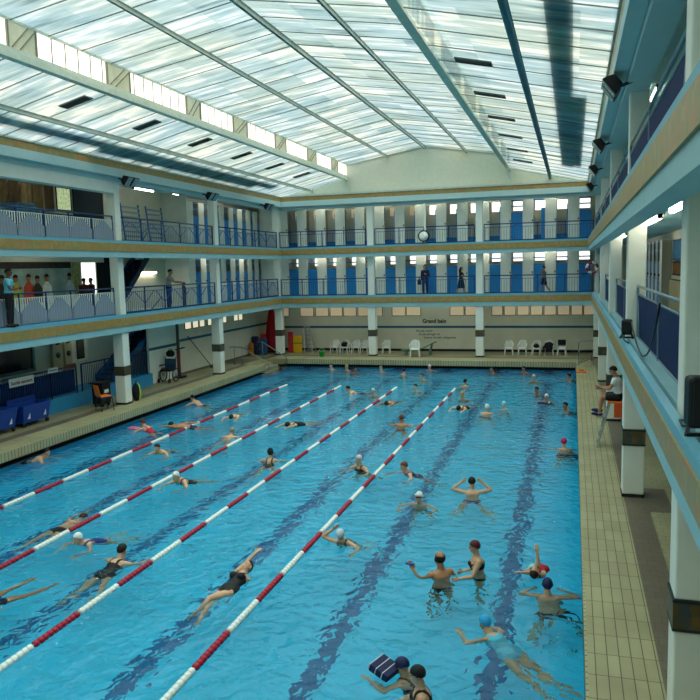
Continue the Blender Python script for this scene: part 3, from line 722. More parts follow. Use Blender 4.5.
def soft(name, c, r, m, label, cat, seed=1, rz=0):
    g = random.Random(seed); b = MB(); b.ell((0, 0, 0), *r, None, 16, 11)
    b.v = [tuple(Vector(v)*(1+g.uniform(-.09, .09))) for v in b.v]
    M = Matrix.Translation(c) @ Matrix.Rotation(rz, 4, 'Z'); b.v = [tuple(M @ Vector(v)) for v in b.v]
    e = empty(name, c, label, cat); sub(e, 'body', b, m)
    b = MB(); b.tube([M @ Vector((-r[0]*.5, 0, r[2]*.75)), M @ Vector((-r[0]*.3, 0, r[2]*1.35)), M @ Vector((r[0]*.3, 0, r[2]*1.35)), M @ Vector((r[0]*.5, 0, r[2]*.75))], .015, 6); sub(e, 'strap', b, m)
clothm = mat('black_cloth', '#14161a', .9, noise=.2, nscale=8, bump=.4)
soft('bag', (2.55, 2.72, ZD+.5), (.2, .14, .14), clothm, 'black bag lying on the second chair left of the lounger', 'bag', 2)
soft('bag', (13.02, 2.78, ZD+.48), (.15, .13, .11), clothm, 'small dark bag on the third chair of the right-hand row', 'bag', 3)
e = empty('jacket', (13.66, 2.65, ZD+.55), 'black jacket draped over the fourth chair of the right-hand row', 'jacket')
b = MB(); b.ell((13.66, 2.78, ZD+.54), .24, .18, .15, None, 16, 10); b.ell((13.66, 2.58, ZD+.42), .2, .07, .2, None, 14, 8); g = random.Random(5)
b.v = [(x+g.uniform(-.02, .02), y+g.uniform(-.02, .02), z+g.uniform(-.02, .02)) for x, y, z in b.v]; sub(e, 'cloth', b, clothm)
b = MB(); b.tube([(13.47, 2.65, ZD+.52), (13.38, 2.52, ZD+.4), (13.42, 2.47, ZD+.22)], .06, 8); sub(e, 'sleeve', b, clothm)
e = empty('towel', (14.3, 2.95, ZD+.75), 'dark folded towel over the backrest of the rightmost white chair', 'towel')
b = MB(); b.box(14.1, 14.5, 2.93, 2.97, ZD+.5, ZD+.78); b.box(14.1, 14.5, 2.93, 3.1, ZD+.76, ZD+.79); sub(e, 'cloth', b, clothm, bevel=.01)
b = MB(); b.box(14.1, 14.5, 2.92, 2.935, ZD+.54, ZD+.57); sub(e, 'hem', b, mat('towel_hem', '#3a4046', .9))
# sun lounger
e = empty('sun_lounger', (6.95, 2.25, ZD), 'dark green sun lounger with tilted bed in the middle of the far deck', 'lounger')
gm = mat('lounger_green', '#557a6a', .7, noise=.1)
b = MB(); b.bar((5.95, 2.2, ZD+.3), (7.0, 2.2, ZD+.34), .62, .06); sub(e, 'bed', b, gm, bevel=.015)
b = MB(); b.bar((7.0, 2.2, ZD+.34), (7.8, 2.2, ZD+.72), .62, .06); sub(e, 'backrest', b, gm, bevel=.015)
for x in (6.2, 7.5):
    for y in (1.96, 2.44): b = MB(); b.bar((x, y, ZD), (x, y, ZD+.33), .05); sub(e, 'leg', b, gm)
b = MB(); b.bar((7.5, 2.2, ZD+.1), (7.6, 2.2, ZD+.6), .5, .03); sub(e, 'prop', b, gm)
plastic_chair(6.82, 1.5, .12, 'white round-backed plastic armchair standing in front of the green lounger', 'white chairs along the far wall', sc=1.0)
# green bucket on the far lip
e = empty('bucket', (1.75, 1.05, ZD), 'small bright green bucket standing on the far pool lip', 'bucket')
b = MB(); b.lathe([(.12, 0), (.17, .28), (.18, .28), (.18, .3), (.15, .3), (.11, .03)], (1.75, 1.05, ZD), 18); sub(e, 'tub', b, green)
b = MB(); torus(b, (1.75, 1.05, ZD+.28), .17, .008, 'y', 20, 6, (0, 10)); sub(e, 'handle', b, whitep)
# left deck: orange chair, backpack, black cabinet, blue bins
e = empty('shell_chair', (-.95, -14.85, ZD), 'orange plastic shell chair with dark legs on the left deck', 'chair')
M = Matrix.Translation((-.95, -14.85, ZD)) @ Matrix.Rotation(R(150), 4, 'Z'); T = lambda v: M @ Vector(v)
b = MB(); b.box(-.22, .22, -.22, .2, .5, .53, 0, M); sub(e, 'seat', b, orange, bevel=.012)
b = MB(); b.prism([T((-.22, .19, .52)), T((.22, .19, .52)), T((.2, .28, .93)), T((-.2, .28, .93))], M.to_3x3() @ Vector((0, .025, 0))); sub(e, 'backrest', b, orange, bevel=.01)
for s in (-1, 1):
    for y in (-.2, .18): b = MB(); b.tube([T((s*.2, y, .5)), T((s*.24, y*1.2, 0))], .014, 6); sub(e, 'leg', b, black)
b = MB(); b.box(-.21, .21, -.2, .19, .44, .5, 0, M); sub(e, 'seat_frame', b, mat('navy_frame', '#1a2c55', .5))
e = empty('backpack', (-.86, -12.95, ZD), 'black backpack with lime stripe leaning on the left pillar', 'backpack')
b = MB(); b.ell((-.86, -12.95, ZD+.34), .15, .2, .34, None, 16, 12); b.v = [(x, y, max(z, ZD+.005)) for x, y, z in b.v]; sub(e, 'body', b, clothm)
b = MB(); b.tube([(-.72, -12.98, ZD+.03), (-.69, -12.95, ZD+.3), (-.74, -12.93, ZD+.58), (-.83, -12.93, ZD+.68)], .028, 8); sub(e, 'lime_stripe', b, mat('lime', '#a8d84a', .6))
b = MB(); b.tube([(-.86, -13.0, ZD+.64), (-.86, -12.97, ZD+.76), (-.86, -12.9, ZD+.76), (-.86, -12.88, ZD+.64)], .012, 6); sub(e, 'grab_loop', b, clothm)
e = empty('equipment_trolley', (-1.55, -14.05, ZD), 'black equipment trolley with a pale label behind the orange chair', 'trolley')
b = MB(); b.box(-1.8, -1.35, -14.35, -13.85, ZD+.1, ZD+.85); sub(e, 'cabinet', b, black, bevel=.02)
b = MB(); b.box(-1.345, -1.335, -14.25, -14.0, ZD+.5, ZD+.62); sub(e, 'label_plate', b, whitep)
b = MB(); b.box(-1.85, -1.3, -14.4, -13.8, ZD+.85, ZD+.89); sub(e, 'worktop', b, black)
for x in (-1.72, -1.42):
    for y in (-14.28, -13.92): b = MB(); b.cyl((x-.02, y, ZD+.05), (x+.02, y, ZD+.05), .05, n=12); sub(e, 'castor', b, black)
def bin_cart(y0, y1, label, lid):
    x0, x1 = -2.28, -1.65
    e = empty('tub_cart', ((x0+x1)/2, (y0+y1)/2, ZD), label, 'cart', 'blue tub carts on the left deck')
    z0 = ZD+.14
    b = MB(); vs = []
    for z, g in ((z0, .07), (z0+.5, 0), (z0+.56, -.02), (z0+.56, .03), (z0+.05, .1)):
        vs += [(x0+g, y0+g, z), (x1-g, y0+g, z), (x1-g, y1-g, z), (x0+g, y1-g, z)]
    fs = [(3, 2, 1, 0), (16, 17, 18, 19)]+[(4*k+i, 4*k+(i+1) % 4, 4*k+4+(i+1) % 4, 4*k+4+i) for k in range(4) for i in range(4)]
    b.add(vs, fs); sub(e, 'tub', b, bluep, bevel=.015)
    b = MB()
    if lid: b.box(x0-.02, x0+.02, y0, y1, z0+.52, z0+.72)
    else: b.box(x0-.03, x1+.03, y0-.03, y1+.03, z0+.56, z0+.6)
    sub(e, 'lid', b, bluep, bevel=.012)
    for x in (x0+.1, x1-.1):
        for y in (y0+.12, y1-.12): b = MB(); b.cyl((x-.03, y, ZD+.07), (x+.03, y, ZD+.07), .07, n=14); sub(e, 'wheel', b, black)
    for y in (y0+.28, y1-.28):
        b = MB(); b.prism([(x1-.045, y-.06, z0+.12), (x1-.045, y+.06, z0+.12), (x1-.02, y+.03, z0+.3)], (.012, 0, 0)); sub(e, 'white_mark', b, whitep)
bin_cart(-18.05, -16.75, 'blue plastic tub cart with raised lid by the left railing', True)
bin_cart(-19.7, -18.3, 'closed blue plastic tub cart at the left edge of the photo', False)
# wheelchair
e = empty('wheelchair', (-2.15, -8.45, ZD), 'black wheelchair parked by the white pier on the left deck', 'wheelchair')
c = Vector((-2.15, -8.45, ZD))
b = MB(); b.box(c.x-.25, c.x+.25, c.y-.22, c.y+.25, c.z+.48, c.z+.56); sub(e, 'seat', b, black, bevel=.02)
b = MB(); b.box(c.x-.24, c.x+.24, c.y+.22, c.y+.29, c.z+.52, c.z+1.0); sub(e, 'backrest', b, mat('wheelchair_blue', '#27496b', .7), bevel=.02)
for s in (-1, 1):
    w = MB(); torus(w, c+Vector((s*.31, .15, .3)), .29, .025, 'x', 24, 8); ww = sub(e, 'rear_wheel', w, black)
    w = MB()
    for k in range(6): a = k*math.pi/6; w.cyl(c+Vector((s*.31, .15-.27*math.cos(a), .3-.27*math.sin(a))), c+Vector((s*.31, .15+.27*math.cos(a), .3+.27*math.sin(a))), .006, n=5)
    w.cyl(c+Vector((s*.28, .15, .3)), c+Vector((s*.34, .15, .3)), .04); sub(ww, 'spokes', w, alu, e)
    w = MB(); torus(w, c+Vector((s*.26, -.34, .1)), .08, .022, 'x', 16, 8); w.cyl(c+Vector((s*.24, -.34, .1)), c+Vector((s*.28, -.34, .1)), .05); sub(e, 'castor', w, black)
    w = MB(); w.tube([c+Vector((s*.26, -.34, .12)), c+Vector((s*.26, -.3, .5)), c+Vector((s*.26, .25, .52)), c+Vector((s*.26, .28, 1.05)), c+Vector((s*.26, .45, 1.1))], .016, 8); sub(e, 'frame_tube', w, black)
    w = MB(); w.box(c.x+s*.26-.03, c.x+s*.26+.03, c.y-.2, c.y+.2, c.z+.72, c.z+.76); sub(e, 'armrest', w, black)
soft('bag', (-2.15, -8.15, ZD+1.22), (.2, .17, .15), clothm, 'black bag perched on top of the wheelchair by the pier', 'bag', 9)
# hoist post
e = empty('hoist_post', (-2.3, -7.2, ZD), 'tall dark hoist post with red lower half and grips beside the white pier', 'hoist')
b = MB(); b.cyl((-2.3, -7.2, ZD+1.25), (-2.3, -7.2, 3.02), .07, n=14); sub(e, 'upper_mast', b, mat('grey_green_post', '#43514e', .5))
b = MB(); b.cyl((-2.3, -7.2, ZD+.06), (-2.3, -7.2, ZD+1.25), .085, n=14); sub(e, 'lower_mast', b, mat('rust_red', '#6d3436', .6))
b = MB(); b.box(-2.48, -2.05, -7.42, -6.98, ZD, ZD+.08); sub(e, 'base_plate', b, black)
b = MB(); b.tube([(-2.3, -7.45, ZD+1.3), (-2.08, -7.4, ZD+1.36), (-2.03, -7.2, ZD+1.38), (-2.08, -7.0, ZD+1.36), (-2.3, -6.95, ZD+1.3)], .028, 8); sub(e, 'grip', b, black)
e = empty('cleaning_pole', (-2.58, -4.75, ZD), 'long dark pole leaning on the left wall behind the second pillar', 'pole')
b = MB(); b.cyl((-2.45, -3.7, ZD+.03), (-2.615, -5.7, 2.15), .02, n=8); sub(e, 'shaft', b, mat('dark_pole', '#34383a', .5))
b = MB(); b.box(-2.52, -2.38, -3.78, -3.62, ZD, ZD+.06); sub(e, 'foot', b, black)
# corner store: parasol, floats, mats, ladder
e = empty('parasol', (-1.9, 2.9, ZD), 'closed dark red parasol standing in the far left corner', 'parasol')
b = MB(); b.lathe([(.1, 0), (.34, .12), (.37, .5), (.33, 1.1), (.24, 1.8), (.15, 2.3), (.08, 2.5)], (-1.9, 2.9, ZD+.1), 18)
b.v = [(-1.9+(x+1.9)*(1+.12*math.sin(7*math.atan2(y-2.9, x+1.9))), 2.9+(y-2.9)*(1+.12*math.sin(7*math.atan2(y-2.9, x+1.9))), z) for x, y, z in b.v]
sub(e, 'canopy', b, redfab)
b = MB(); b.cyl((-1.9, 2.9, ZD), (-1.9, 2.9, ZD+2.66), .025, n=8); sub(e, 'pole', b, alu)
b = MB(); b.lathe([(.3, 0), (.3, .06), (.06, .1)], (-1.9, 2.9, ZD), 18); sub(e, 'base', b, dark)
def board(c, sx, sy, sz, m, name, label, cat, tilt=0, group=None):
    c = Vector(c); e = empty(name, c, label, cat, group)
    M = Matrix.Translation(c) @ Matrix.Rotation(tilt, 4, 'Y')
    b = MB(); b.box(-sx/2, sx/2, -sy/2, sy/2, .0, sz, 0, M); sub(e, 'foam', b, m, bevel=min(sx, sy)*.3)
    b = MB(); b.box(-sx/2-.004, sx/2+.004, -sy/2-.004, sy/2+.004, sz*.55, sz*.6, 0, M); sub(e, 'edge_band', b, mat('foam_band', '#4a4a48', .7))
blu2 = mat('blue_foam', '#23508c', .7); dkb = mat('navy_foam', '#1c2a4c', .7); red2 = mat('red_foam', '#c02a30', .7); org2 = mat('orange_foam', '#c8761e', .7)
board((-2.4, 1.6, ZD), .4, .18, 1.05, dkb, 'foam_mat', 'dark navy foam mat standing left of the red parasol', 'foam mat', 0, 'foam mats in the far left corner')
board((-1.95, 1.7, ZD), .42, .16, .92, blu2, 'foam_mat', 'blue foam mat standing beside the red parasol', 'foam mat', 0, 'foam mats in the far left corner')
board((-2.45, 1.15, ZD), .2, .3, .72, org2, 'foam_mat', 'orange and yellow foam block at the foot of the left wall', 'foam mat', 0, 'foam mats in the far left corner')
board((-2.1, 2.05, ZD), .34, .14, 1.16, red2, 'foam_mat', 'tall red foam mat behind the blue foam mats', 'foam mat', 0, 'foam mats in the far left corner')
board((-.74, 2.85, ZD), .3, .14, 1.2, red2, 'foam_mat', 'red foam mat leaning left of the yellow one', 'foam mat', 0, 'foam mats in the far left corner')
board((-.28, 2.75, ZD), .52, .16, .98, yellow, 'foam_mat', 'bright yellow foam mat standing right of the corner pillar', 'foam mat', 0, 'foam mats in the far left corner')
e = empty('stepladder', (.35, 3.2, ZD), 'grey aluminium stepladder open against the far wall', 'ladder')
for nm, yo in (('climbing_side', -.35), ('support_side', .3)):
    b = MB()
    for s in (-.24, .24): b.bar((.3+s, 3.3+yo, ZD), (.1+s*.6, 3.3, ZD+1.45), .04, .03)
    for k in range(5):
        t = (k+.6)/5.4; b.bar((.3-.2*t-.24*(1-.4*t), 3.3+yo*(1-t), ZD+1.45*t), (.3-.2*t+.24*(1-.4*t), 3.3+yo*(1-t), ZD+1.45*t), .05, .025)
    sub(e, nm, b, alu)
b = MB(); b.box(-.08, .28, 3.2, 3.38, ZD+1.43, ZD+1.47); sub(e, 'top_step', b, alu)
# handrails
def handrail(pts, posts, label, m=mat('rail_steel', '#868c88', .35, .6)):
    e = empty('handrail', Vector(posts[0]) if posts else Vector(pts[0]), label, 'handrail')
    b = MB(); b.tube(pts, .024, 10); sub(e, 'rail', b, m)
    for q in posts:
        z = None
        for (a, c) in zip(pts, pts[1:]):
            if abs(a[0]-q[0]) < 1e-6 and abs(a[1]-q[1]) < 1e-6: z = a[2]
        b = MB(); b.cyl(q, (q[0], q[1], z or q[2]+.9), .022, n=8); sub(e, 'post', b, m)
handrail([(-1.95, -2.68, 1.3), (-1.68, -2.68, 1.32), (-1.25, -2.68, 1.3), (-.05, -2.68, .62), (.15, -2.68, .5), (.15, -2.68, .12)], [(-1.68, -2.68, ZD), (-1.25, -2.68, ZD)], 'steel handrail on the near side of the corner steps into the pool')
handrail([(-1.5, -.18, 1.32), (-1.2, -.18, 1.32), (-.05, -.18, .62), (.15, -.18, .5), (.15, -.18, .12)], [(-1.2, -.18, ZD)], 'steel handrail on the far side of the corner steps into the pool')
handrail([(15.12, -1.2, ZD), (15.1, -1.2, 1.05), (15.2, -1.2, 1.15), (15.78, -1.2, 1.15)], [], 'chrome hooped handrail in the far right corner of the deck, nearer one')
handrail([(15.12, -.6, ZD), (15.1, -.6, 1.4), (15.2, -.6, 1.5), (15.78, -.6, 1.5)], [], 'chrome hooped handrail in the far right corner of the deck, farther one')
handrail([(14.96, -2.75, .05), (15.0, -2.75, .62), (15.2, -2.5, .72), (15.75, -.9, .75), (15.78, -.8, ZD)], [], 'chrome pool ladder rail sloping back over the far right deck edge, nearer one')
handrail([(14.96, -2.2, .05), (15.0, -2.2, .62), (15.2, -1.95, .72), (15.7, .5, .75), (15.72, .6, ZD)], [], 'chrome pool ladder rail sloping back over the far right deck edge, farther one')
e = empty('float_tray', (15.17, -3.3, ZD), 'flat orange float lying at the far right pool edge', 'float')
b = MB(); b.box(15.02, 15.4, -3.6, -3.0, ZD, ZD+.07); sub(e, 'board', b, orange, bevel=.02)
b = MB(); b.box(15.1, 15.32, -3.34, -3.26, ZD+.07, ZD+.09); sub(e, 'grip_slot', b, dark)
# lifeguard high chair
LG = Vector((15.66, -16.95, ZD))
e = empty('lifeguard_chair', LG, 'tall aluminium lifeguard chair with orange seat on the right deck', 'lifeguard chair')
for y in (-.26, .26):
    b = MB(); b.bar(LG+Vector((-.2, y, 0)), LG+Vector((.12, y*.9, 1.22)), .05, .035); sub(e, 'front_leg', b, alu)
    b = MB(); b.bar(LG+Vector((.62, y, 0)), LG+Vector((.5, y*.9, 1.22)), .04, .035); sub(e, 'rear_leg', b, mat('brown_post', '#6a5a44', .6))
for k in range(4):
    b = MB(); t = (k+.7)/4.8; b.bar(LG+Vector((-.2+.32*t, -.25, 1.22*t)), LG+Vector((-.2+.32*t, .25, 1.22*t)), .06, .025); sub(e, 'rung', b, alu)
b = MB(); b.box(LG.x+.05, LG.x+.55, LG.y-.27, LG.y+.27, LG.z+1.16, LG.z+1.21); sub(e, 'seat', b, orange, bevel=.012)
b = MB(); b.box(LG.x+.5, LG.x+.54, LG.y-.26, LG.y+.26, LG.z+1.0, LG.z+1.6); sub(e, 'backrest', b, orange, bevel=.012)
b = MB(); b.box(LG.x+.2, LG.x+.5, LG.y-.285, LG.y-.255, LG.z+.8, LG.z+1.18); sub(e, 'side_panel', b, mat('orange_red', '#d9531e', .5))
b = MB(); b.box(LG.x-.22, LG.x+.02, LG.y-.26, LG.y+.26, LG.z+.78, LG.z+.81); sub(e, 'footrest', b, alu)

# ------------------------------------------------------------------ left ground floor: plinth, railing, stairs, doors
b = MB(); b.box(-3.65, -2.38, -40, -9.3, ZD-.2, ZD+.5); struct('trim_30', b, mat('plinth_blue', '#2f8fc0', .5, noise=.06))
nm2 = mat('ground_rail', '#10315f', .5)
def ground_rail(y0, y1, label):
    e = empty('railing', (-2.45, (y0+y1)/2, ZD+.5), label, 'railing', 'ground floor railings on the blue plinth')
    z0, z1 = ZD+.5, ZD+1.5
    b = MB(); b.tube([(-2.45, y0, z1), (-2.45, y1, z1)], .028, 8); sub(e, 'handrail', b, nm2)
    n = max(1, round((y1-y0)/1.3))
    for k in range(n+1):
        b = MB(); y = y0+(y1-y0)*k/n; b.box(-2.47, -2.43, y-.02, y+.02, z0, z1); sub(e, 'post', b, nm2)
    b = MB()
    for k in range(int((y1-y0)/.11)): b.cyl((-2.45, y0+.055+.11*k, z0+.05), (-2.45, y0+.055+.11*k, z1-.06), .011, n=6)
    sub(e, 'baluster_grille', b, mat('ground_bars', '#1a4a86', .5))
    b = MB(); b.box(-2.5, -2.49, y0+.03, y1-.03, z0+.08, z1-.12)
    if y1 < -14: sub(e, 'mesh_sheet', b, navydk)
ground_rail(-21.1, -14.3, 'navy barred railing on the blue plinth behind the blue carts')
ground_rail(-14.0, -9.6, 'navy barred railing on the blue plinth under the stairs')
def flight(x0, x1, y0, y1, z0, z1, n, m, label, name='staircase', group=None):
    e = empty(name, ((x0+x1)/2, y0, z0), label, 'staircase', group)
    for x in (x0, x1):
        b = MB(); b.prism([(x-.03, y0, z0-.05), (x-.03, y0, z0+.25), (x-.03, y1, z1+.1), (x-.03, y1, z1-.2)], (.06, 0, 0)); sub(e, 'stringer', b, m)
    b = MB()
    for k in range(n):
        y = y0+(y1-y0)*(k+.5)/n; z = z0+(z1-z0)*(k+.5)/n; b.box(x0, x1, y-(y1-y0)/n*.55, y+(y1-y0)/n*.55, z-.02, z+.02)
    sub(e, 'treads', b, dark)
    b = MB(); b.prism([(x0, y0, z0-.06), (x0, y1, z1-.22), (x0, y1, z1-.26), (x0, y0, z0-.1)], (x1-x0, 0, 0)); sub(e, 'underside', b, m if m is not white else dark)
    b = MB(); b.tube([(x1, y0, z0+1.0), (x1, y1, z1+.95)], .022, 8)
    for k in range(5): y = y0+(y1-y0)*k/4; z = z0+(z1-z0)*k/4; b.cyl((x1, y, z+.1), (x1, y, z+.98), .012, n=6)
    sub(e, 'banister', b, navy)
flight(-3.5, -2.75, -11.7, -7.6, ZD+.5, 3.15, 14, mat('stair_blue', '#1d5f96', .5), 'blue staircase rising from the left ground floor behind the railing')
b = MB(); b.box(-3.66, -3.62, -10.45, -9.3, 3.64, 5.98); struct('trim_35', b, mat('stairwell_shade_paint', '#1a2228', .8))  # dark sheet on the wall standing in for the stairwell's shade
flight(-3.55, -2.85, -10.9, -8.35, 3.66, 5.98, 12, mat('stair_navy', '#1a2f48', .6), 'dark staircase rising from the lower left gallery behind the near pillar')
# sign on the railing
e = empty('railing_sign', (-2.4, -17.1, 1.78), 'long white sign with red lettering on the navy railing at the left edge', 'sign')
b = MB(); b.box(-2.42, -2.4, -17.72, -16.58, 1.62, 1.9); sub(e, 'panel', b, whitep)
text('Sortie secours', (-2.396, -17.15, 1.69), .17, mat('sign_red', '#9c1020', .5), 'lettering', None, None, (R(90), 0, R(90)), parent=e)
for y, w, m, l in ((-15.6, .5, whitep, 'small white notice on the navy railing right of the long sign'), (-14.6, .5, mat('dull_red', '#8a4a46', .6), 'small dull red notice on the navy railing near the beige doors')):
    e = empty('railing_notice', (-2.4, y, 1.9), l, 'sign'); b = MB(); b.box(-2.42, -2.4, y-w/2, y+w/2, 1.82, 2.0); sub(e, 'panel', b, m)
    b = MB(); b.box(-2.4, -2.397, y-w/2+.05, y+w/2-.05, 1.89, 1.92); sub(e, 'printed_line', b, dark)
# beige doors, dark window and pale framed window of the ground floor room
def beige_door(y0, y1, label):
    e = empty('service_door', (-3.55, (y0+y1)/2, ZD+.5), label, 'door', 'beige service doors')
    b = MB(); b.box(-3.6, -3.5, y0, y1, ZD+.5, 3.02); sub(e, 'leaf', b, mat('door_beige', '#bcae8a', .6))
    M = Matrix.Rotation(R(90), 4, 'Y')
    b = MB(); b.lathe([(0, 0), (.11, 0), (.11, .02), (0, .02)], (-3.5, (y0+y1)/2, 2.22), 18, 0, M); sub(e, 'black_disc', b, black)
    b = MB(); b.box(-3.5, -3.48, (y0+y1)/2-.1, (y0+y1)/2+.1, 2.6, 2.66); sub(e, 'name_plate', b, dark)
beige_door(-14.15, -13.6, 'beige service door with a black disc, left one of two on the ground floor')
beige_door(-13.48, -13.07, 'beige service door with a black disc, right one of two on the ground floor')
b = MB(); b.box(-3.65, -3.6, -18.2, -15.15, 1.9, 2.82); o = struct('window_%d' % WN, b, mat('dark_glass', '#16262c', .15, spec=.6)); WN += 1
b = MB(); b.box(-3.66, -3.56, -18.3, -15.05, 1.8, 1.9); b.box(-3.66, -3.56, -18.3, -15.05, 2.82, 2.9); b.box(-3.66, -3.56, -15.15, -15.05, 1.8, 2.9); struct('trim_31', b, mat('paint_dim_teal', '#6b8f90', .6))
b = MB(); b.box(-3.65, -3.58, -12.6, -12.2, 1.9, 2.72); o = struct('window_%d' % WN, b, mat('dark_glass', '#16262c', .15)); WN += 1
b = MB(); b.box(-3.66, -3.56, -12.68, -12.02, 2.72, 2.8); b.box(-3.66, -3.56, -12.2, -12.02, 1.8, 2.8); b.box(-3.66, -3.56, -12.68, -12.02, 1.82, 1.9); struct('trim_32', b, cream)

# ------------------------------------------------------------------ left galleries, near bay
XW = -3.63
e = empty('wall_mural', (XW, -16.2, 4.9), 'long painted mural of figures on the lower left gallery wall', 'mural')
b = MB(); b.box(XW-.02, XW+.02, -21.5, -12.72, 4.2, 5.43); sub(e, 'panel', b, mat('mural_ground', '#8fa39a', .7, noise=.25, nscale=2))
b = MB(); b.box(XW, XW+.06, -21.5, -12.72, 5.43, 5.66); sub(e, 'upper_border', b, mat('mural_border', '#2d2a20', .7, noise=.5, nscale=9))
g = random.Random(11)
cols = ['#8d9b3e', '#2a5f8c', '#c8c8b8', '#3b2a22', '#c9bd3a', '#cc4a2a', '#3b2a22', '#dcdcd0', '#c4ccc8']
for k, y in enumerate((-18.4, -17.7, -17.0, -16.35, -15.7, -15.05, -14.6, -14.1, -12.8)):
    b = MB(); c = cols[k % len(cols)]; zz = 4.75+g.uniform(-.05, .1)
    b.prism([(XW+.02, y-.3, 4.2), (XW+.02, y-.24, zz), (XW+.02, y-.06, zz+.18), (XW+.02, y+.06, zz+.18), (XW+.02, y+.24, zz), (XW+.02, y+.3, 4.2)], (.015, 0, 0), 0)
    b.prism([(XW+.02, y+.1*math.cos(t), zz+.3+.13*math.sin(t)) for t in [i*math.pi/7 for i in range(14)]], (.02, 0, 0), 1)
    b.prism([(XW+.02, y+.115*math.cos(t), zz+.34+.12*math.sin(t)) for t in [i*math.pi/10 for i in range(11)]], (.025, 0, 0), 2)
    sub(e, 'painted_figure', b, [mat('mural_'+c[1:], c, .7, noise=.2), mat('mural_skin', '#9c6a4a', .7), dark])
window(-12.04, -11.1, 4.35, 5.64, pane_lit, 'gallery'); window(-12.62, -12.12, 4.35, 5.64, mat('curtain_green', '#a6a56a', .8, noise=.4, nscale=9), 'gallery')
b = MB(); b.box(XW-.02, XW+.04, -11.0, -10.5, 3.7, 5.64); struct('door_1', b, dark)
window(-13.2, -12.4, 7.62, 8.42, mat('garden_view', '#a9b98a', .5, noise=.8, nscale=11, emit=.6), 'gallery', dark)
e = empty('curtain_wall', (XW, -18, 7.9), 'row of brown curtains behind the upper left gallery railing', 'curtain')
g = random.Random(3)
for k in range(12):
    y = -20.55+.6*k; b = MB()
    pts = [(XW+.06+.035*math.sin(j*1.7), y+.055*j, 7.5) for j in range(11)]
    b.add(pts+[(p[0], p[1], 8.42) for p in pts], [(j, j+1, 12+j, 11+j) for j in range(10)], 0, True)
    sub(e, 'curtain_panel', b, mat('curtain_brown%d' % (k % 3), ['#8a7550', '#73603f', '#5f4b33'][k % 3], .9, noise=.25, nscale=5))
b = MB(); b.cyl((XW+.06, -21.5, 8.45), (XW+.06, -13.3, 8.45), .02, n=8); sub(e, 'rail', b, dark)
b = MB(); b.box(XW-.02, XW+.03, -21.5, -10.35, 6.3, 7.45); b.box(XW-.02, XW+.03, -12.25, -10.35, 7.4, 8.46); struct('trim_33', b, mat('dark_panelling', '#23303a', .7))
for k, (y, w, l) in enumerate(((-18.0, 1.0, 'left'), (-16.5, 1.3, 'right'))):
    e = empty('tarpaulin', (-2.5, y, 6.3), 'folded blue-grey tarpaulin piled on a stand on the upper left gallery, %s one' % l, 'tarpaulin', 'tarpaulins on the upper left gallery')
    b = MB()
    for j in range(4): b.box(-2.8, -2.2, y-w/2+.06*j, y+w/2-.1*j, 7.2+.085*j, 7.28+.085*j)
    sub(e, 'folded_sheet', b, mat('tarp', '#5c86a4', .7, noise=.25), bevel=.02)
    b = MB(); b.box(-2.8, -2.2, y-w/2, y+w/2, 7.14, 7.2)
    for xx in (-2.77, -2.23):
        for yy in (y-w/2+.04, y+w/2-.04): b.box(xx-.03, xx+.03, yy-.03, yy+.03, 6.27, 7.14)
    sub(e, 'stand', b, dark)
# slatted benches of the upper left gallery
for k, (y0, y1, l) in enumerate(((-10.15, -8.85, 'left'), (-8.25, -7.0, 'right'))):
    e = empty('slatted_rack', (-2.9, (y0+y1)/2, 6.27), 'tall blue slatted rack on the upper left gallery, %s one of the pair' % l, 'rack', 'slatted racks of the upper left gallery')
    for y in (y0, y1): b = MB(); b.bar((-2.75, y, 6.27), (-2.95, y, 8.05), .05); sub(e, 'upright', b, rail_blue)
    b = MB()
    for j in range(8): z = 6.5+.2*j; b.bar((-2.77-.02*j, y0, z), (-2.77-.02*j, y1, z), .04, .07)
    sub(e, 'slats', b, mat('slat_grey', '#7f97a6', .6))
# ------------------------------------------------------------------ right gallery fittings
e = empty('notice_board', (17.68, -14.5, 5.0), 'blue notice board on the right gallery wall', 'board')
b = MB(); b.box(17.66, 17.7, -15.9, -13.1, 5.22, 5.72); sub(e, 'panel', b, mat('board_blue', '#2a6d9c', .6, noise=.2, nscale=4))
b = MB(); b.box(17.65, 17.7, -15.95, -13.05, 5.17, 5.22); b.box(17.65, 17.7, -15.95, -13.05, 5.72, 5.77); sub(e, 'frame', b, navy)
e = empty('cork_board', (17.68, -14.5, 4.9), 'brown board below the blue notice board on the right gallery wall', 'board')
b = MB(); b.box(17.66, 17.7, -15.9, -13.1, 4.78, 5.1); sub(e, 'panel', b, mat('cork', '#7a5526', .8, noise=.2))
b = MB(); b.box(17.65, 17.7, -15.95, -13.05, 4.74, 4.78); b.box(17.65, 17.7, -15.95, -13.05, 5.1, 5.14); sub(e, 'frame', b, dark)
e = empty('slatted_screen', (17.6, -14.5, 3.6), 'beige vertical slatted screen under the brown board on the right gallery', 'screen')
b = MB()
for k in range(11): y = -15.85+.25*k; b.box(17.56, 17.62, y, y+.13, 3.62, 4.6)
sub(e, 'slats', b, mat('slat_beige', '#cbbd96', .7))
b = MB(); b.box(17.62, 17.68, -15.9, -13.1, 3.62, 4.62); sub(e, 'backing', b, dark)
b = MB(); b.box(15.88, 16.25, YC, 1.5, 3.57, 3.68); struct('trim_34', b, teal)
